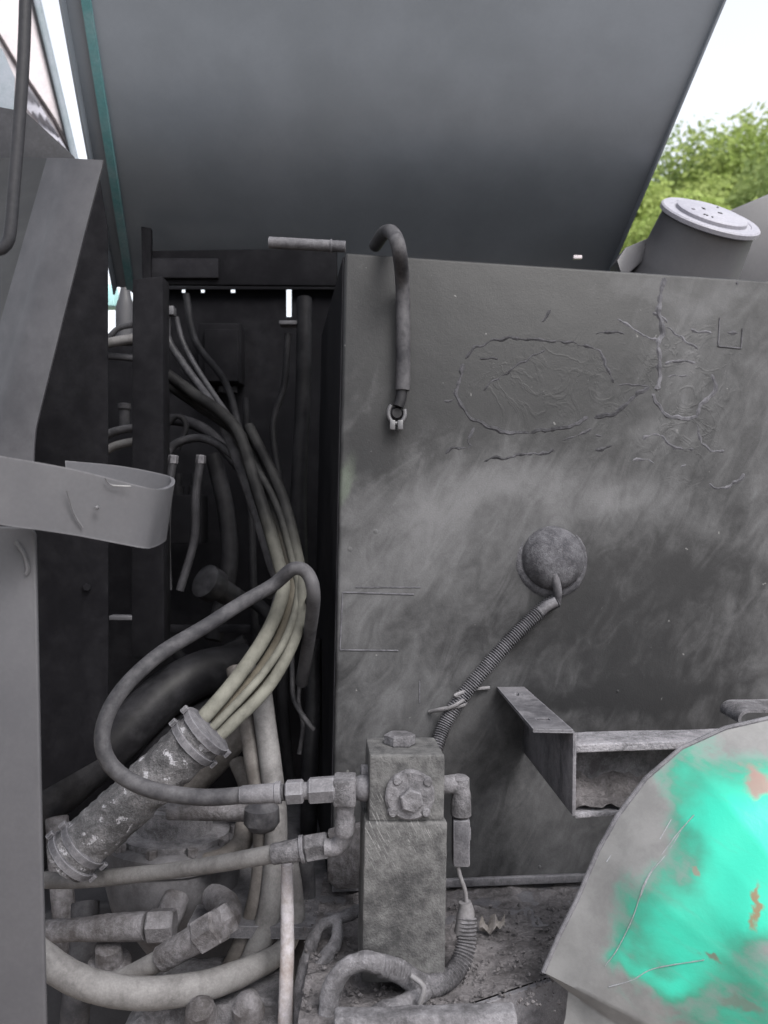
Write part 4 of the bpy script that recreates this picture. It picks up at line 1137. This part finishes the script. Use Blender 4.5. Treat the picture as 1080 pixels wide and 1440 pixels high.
for i in range(50):
    rows.append([c0_ + cdv * (.004 + L * .95 * i / 49) + cb_ * (.003 + .052 * j / 12) + Z * (-H + .002 + max(0, .004 + .022 * (j / 12) ** 1.3 + .010 * noise.fractal(Vector((i * .22, j * .3, 5)), 1, 2, 4))) for j in range(13)])
MB().grid(rows).build('packed_dirt', M['soil'], ch, kind='stuff', angle=80)
cu = thing('curled_tab', 'small curled metal tab on the tank above the fender', 'tab', P(1055, 1010, 1.12))
q = [P(1038 + 18 * (1 - math.cos(a)) , 1012 - 14 * math.sin(a), 1.1) for a in [R_(-20 + i * 11) for i in range(11)]]
MB().grid([[p, p + FX * .06] for p in q] + [[P(1085, 998, 1.1), P(1085, 998, 1.1) + FX * .06], [P(1150, 996, 1.1), P(1150, 996, 1.1) + FX * .06]]).build('tab', M['crust'], cu, solid=.004)

# ------------------------------------------------------------------ deck with dirt
DZ = T_O.z - .004
deck = thing('chassis_deck', 'dirt covered steel deck under the tank and valve post', 'deck', Vector((0.1, 1.2, DZ - .05)))
def dk(px, py, z=DZ):
    d = P(px, py, 1) - CAM
    return CAM + d * ((z - CAM.z) / d.z)
rows = []
pl = [dk(418, 1500), dk(418, 1236)]
NI, NJ = 110, 150
x0, x1 = dk(418, 1440).x, 0.75
yb = 1.95
for i in range(NI):
    row = []
    for j in range(NJ):
        x = x0 + (x1 - x0) * j / (NJ - 1)
        # front edge follows a diagonal: nearer on the left
        a, b = dk(585, 1436), dk(770, 1374)
        yf = min(.86, .86) if x < a.x else (a.y + (b.y - a.y) * min(1.6, (x - a.x) / (b.x - a.x)))
        y = yf + (1.3 - yf) * i / (NI - 1)
        h = .006 * noise.fractal(Vector((x * 26, y * 26, 1)), 1, 2, 5) + .004 * max(0, noise.noise(Vector((x * 70, y * 70, 4))))
        edge_ = min(1, i / 5)
        row.append(Vector((x, y, DZ + (h - .003) * edge_)))
    rows.append(row)
MB().grid(rows).build('deck_sheet', M['soil'], deck, angle=80)
e0, e1 = dk(585, 1436), dk(770, 1374)
m = MB(); fr = [Vector((x0, rows[0][0].y, DZ - .002))] + [Vector((r.x, r.y, DZ - .002)) for r in rows[0][::6]] + [Vector((x1, rows[0][-1].y, DZ - .002))]
m.grid([[p, p - Z * .09] for p in fr]).build('front_edge', M['dust_metal'], deck, solid=-.006)
m = MB().box(Vector((.3, 1.42, DZ - .012)), Vector((.55, 0, 0)), Vector((0, .3, 0)), Z * .008).build('rear_sheet', M['dust_metal'], deck)
rl = thing('frame_rail', 'pale dusty rail end at the bottom edge below the post', 'rail', P(600, 1480, .84))
m = MB(); m.prism([P(470, 1431, .85), P(726, 1424, .85), P(734, 1500, .83), P(470, 1500, .83)], FX * .02)
m.build('rail', M['crust'], rl, bevel=.003, sub=6, rough=(.0015, 50))
hole = thing('recess_shade_plate', 'dark plate painted as shade in the recess below the deck beside the fender corner', 'plate', P(740, 1480, 1.0))
m = MB(); m.prism([P(560, 1385, 1.02), P(860, 1360, 1.02), P(860, 1620, 1.0), P(560, 1620, 1.0)], FX * .01)
m.build('plate', M['dark_paint'], hole)  # dark sheet painted as the shade inside an open recess
# dirt crumbs
m = MB()
rnd = random.Random(3)
for k in range(900):
    px, py = rnd.uniform(425, 800), rnd.uniform(1258, 1425)
    p = dk(px, py)
    if p.y > 1.19 or p.x > .3: continue
    s = rnd.choice([.0012, .0018, .0018, .0025, .0035])
    vs = [p + Vector((rnd.uniform(.6, 1.2) * s * x, rnd.uniform(.6, 1.2) * s * y, rnd.uniform(.6, 1.1) * s * z + s * .6)) for x, y, z in ((1, 0, 0), (-1, 0, 0), (0, 1, 0), (0, -1, 0), (0, 0, 1), (0, 0, -1))]
    m.add(vs, [(0, 2, 4), (2, 1, 4), (1, 3, 4), (3, 0, 4), (2, 0, 5), (1, 2, 5), (3, 1, 5), (0, 3, 5)])
m.build('dirt_crumbs', M['soil'], None, kind='stuff', smooth=False, label='loose dirt crumbs scattered over the deck', cat='dirt')
# dry leaf
lf = dk(692, 1312)
rows = []
for i in range(9):
    u = i / 8 - .5
    wd = .011 * (1 - abs(2 * u) ** 1.6) * (1 + .35 * math.sin(i * 2.3)) + .0008
    rows.append([lf + Vector((u * .034, (j / 6 - .5) * 2 * wd + .003 * math.sin(i), .005 + .012 * (j / 6 - .4) ** 2 * 4 * (.5 + .5 * math.sin(i * 1.7)) + .004 * math.sin(u * 5))) for j in range(7)])
MB().grid(rows).build('dry_leaf', M['leaf_dry'], None, solid=.0006, label='pale curled dry leaf lying on the deck', cat='leaf')
for dx, dy, s in ((12, -6, .4), (-8, 5, .3)):
    pass

# ------------------------------------------------------------------ fender
RIM = [(770, 1520, .90), (795, 1432, .905), (799, 1394, .91), (764, 1367, .915), (786, 1316, .92), (812, 1264, .925), (842, 1194, .93), (868, 1148, .935), (908, 1095, .94), (958, 1052, .945), (1020, 1024, .95), (1082, 1010, .955), (1180, 1000, .96)]
TGT = [(985, 1660, .86), (1010, 1600, .85), (1040, 1560, .84), (1085, 1530, .825), (1120, 1515, .81), (1152, 1500, .80), (1182, 1484, .79), (1210, 1466, .785), (1236, 1446, .78), (1260, 1424, .775), (1282, 1400, .775), (1300, 1375, .775), (1315, 1345, .775)]
def lin(seq, s):
    x = s * (len(seq) - 1); k = min(int(x), len(seq) - 2); t = x - k
    return [seq[k][c] + (seq[k + 1][c] - seq[k][c]) * t for c in range(3)]
def FQ(s, t):
    a, b = lin(RIM, s), lin(TGT, s)
    D = a[2] + (b[2] - a[2]) * (1 - (1 - t) ** 2.0)
    D += .004 * noise.noise(Vector((s * 7, t * 6, 2)))
    return P(a[0] + (b[0] - a[0]) * t, a[1] + (b[1] - a[1]) * t, D)
rows = [[FQ(i / 120, (j / 50) ** 1.2) for j in range(51)] for i in range(121)]
fe = thing('curved_fender', 'curved fender with grey dust over worn turquoise paint at lower right', 'fender', P(950, 1500, .9))
fe_inv = world_m(fe).inverted()
CACHE = [(proj(FQ(i / 160, j / 120)), i / 160, j / 120) for i in range(161) for j in range(121)]
def FP(px, py, off=0.0):
    best = min(CACHE, key=lambda c: (c[0][0] - px) ** 2 + (c[0][1] - py) ** 2)
    p = FQ(best[1], best[2])
    D = depth(p)
    return P(px, py, D - off)
def fender_material():
    k = NT('fender_paint')
    w = k.warp(0.10, 11.0)
    w2 = k.warp(0.03, 60.0)
    acc = None
    def ell(px, py, rx, ry, rot, amt, soft=.8, ww=w):
        nonlocal acc
        c = fe_inv @ FP(px, py)
        b = k.math('MULTIPLY', k.blob(ww, c, (S(rx, .85), .5, S(ry, .85)), R_(rot), soft), amt)
        acc = b if acc is None else k.math('ADD', acc, b)
    ell(1078, 1190, 110, 130, -30, 1.7)
    ell(1000, 1270, 130, 75, -50, .85)
    ell(960, 1310, 120, 40, -50, .35)
    ell(1078, 1425, 190, 70, 0, .95)
    ell(930, 1300, 70, 60, -40, .35)
    ell(900, 1352, 45, 14, -10, .4)
    ell(950, 1392, 110, 16, -8, -.35)
    n1 = k.noise(14, 8, .7, dist=.5)
    n2 = k.noise(8, 8, .7, vec=k.mapped(scale=(1, 1, .25), rot=(0, R_(-8), 0)))
    acc = k.math('ADD', acc, k.math('MULTIPLY', k.math('SUBTRACT', k.math('ADD', n1, n2), 1.0), 0.5))
    fac = k.rng(acc, 0.0, 1.5)
    dustc = k.mix(k.rng(k.noise(30, 6, .7), .35, .65), (.098, .098, .1), (.122, .122, .124))
    paint = k.mix(k.rng(acc, .6, 1.8), (0.03, 0.15, 0.105), (0.02, 0.33, 0.235))
    grit = k.noise(38, 8, .75, dist=.6)
    cov = k.rng(k.math('ADD', acc, k.math('MULTIPLY', k.math('SUBTRACT', grit, .5), .9)), 0.15, 1.2)
    fac = k.math('MULTIPLY', cov, k.rng(k.noise(16, 5, .6, vec=k.mapped(scale=(1, 1, .12), rot=(0, R_(25), 0))), .3, .6, .72, 1.0))
    mid = k.mix(k.noise(20, 6, .7), (.10, .135, .125), (.07, .15, .125))
    col = k.mix(k.rng(fac, .3, .85), k.mix(k.rng(fac, 0.0, .4), dustc, mid), paint)
    f = k.noise(300, 3, .6)
    for (px, py, rx, ry, rot, c3) in ((1066, 1100, 26, 16, -40, (.19, .10, .095)), (1064, 1278, 6, 30, 12, (.17, .08, .04)), (976, 1226, 9, 5, 0, (.14, .11, .09)), (1000, 1348, 14, 5, 10, (.09, .075, .06)), (1040, 1412, 30, 10, 10, (.08, .11, .095))):
        c = fe_inv @ FP(min(px, 1078), py)
        b = k.blob(w2, c, (S(rx, .85), .5, S(ry, .85)), R_(rot), .5)
        col = k.mix(k.math('MULTIPLY', b, .85), col, c3)
    h = k.math('ADD', n1, k.math('MULTIPLY', f, .25))
    return k.finish(col, k.rng(fac, 0, 1, .6, .3), k.bump(h, .3, .002), .4)
M['fender'] = fender_material()
MB().grid(rows).build('shell', M['fender'], fe, solid=.004, angle=50)
rim = [FQ(.25 + .75 * i / 200, 0) for i in range(201)]
MB().tube(rim, .0028, 8).build('rim_bead', M['dust_metal'], fe)
for i, pts in enumerate(([(851, 1358), (868, 1335), (890, 1290), (905, 1245), (922, 1215), (948, 1178), (976, 1146)], [(900, 1262), (915, 1228), (938, 1200), (958, 1168)], [(856, 1388), (890, 1378), (920, 1362), (990, 1350)], [(928, 1180), (944, 1152)], [(853, 1212), (864, 1196)])):
    q = resample(catmull([FP(*p, .0004) for p in pts], 6), .004)
    MB().tube(q, [.0007 * (.5 + .8 * abs(noise.noise(p * 130))) for p in q], 6).build('scratch', M['scratch'], fe)
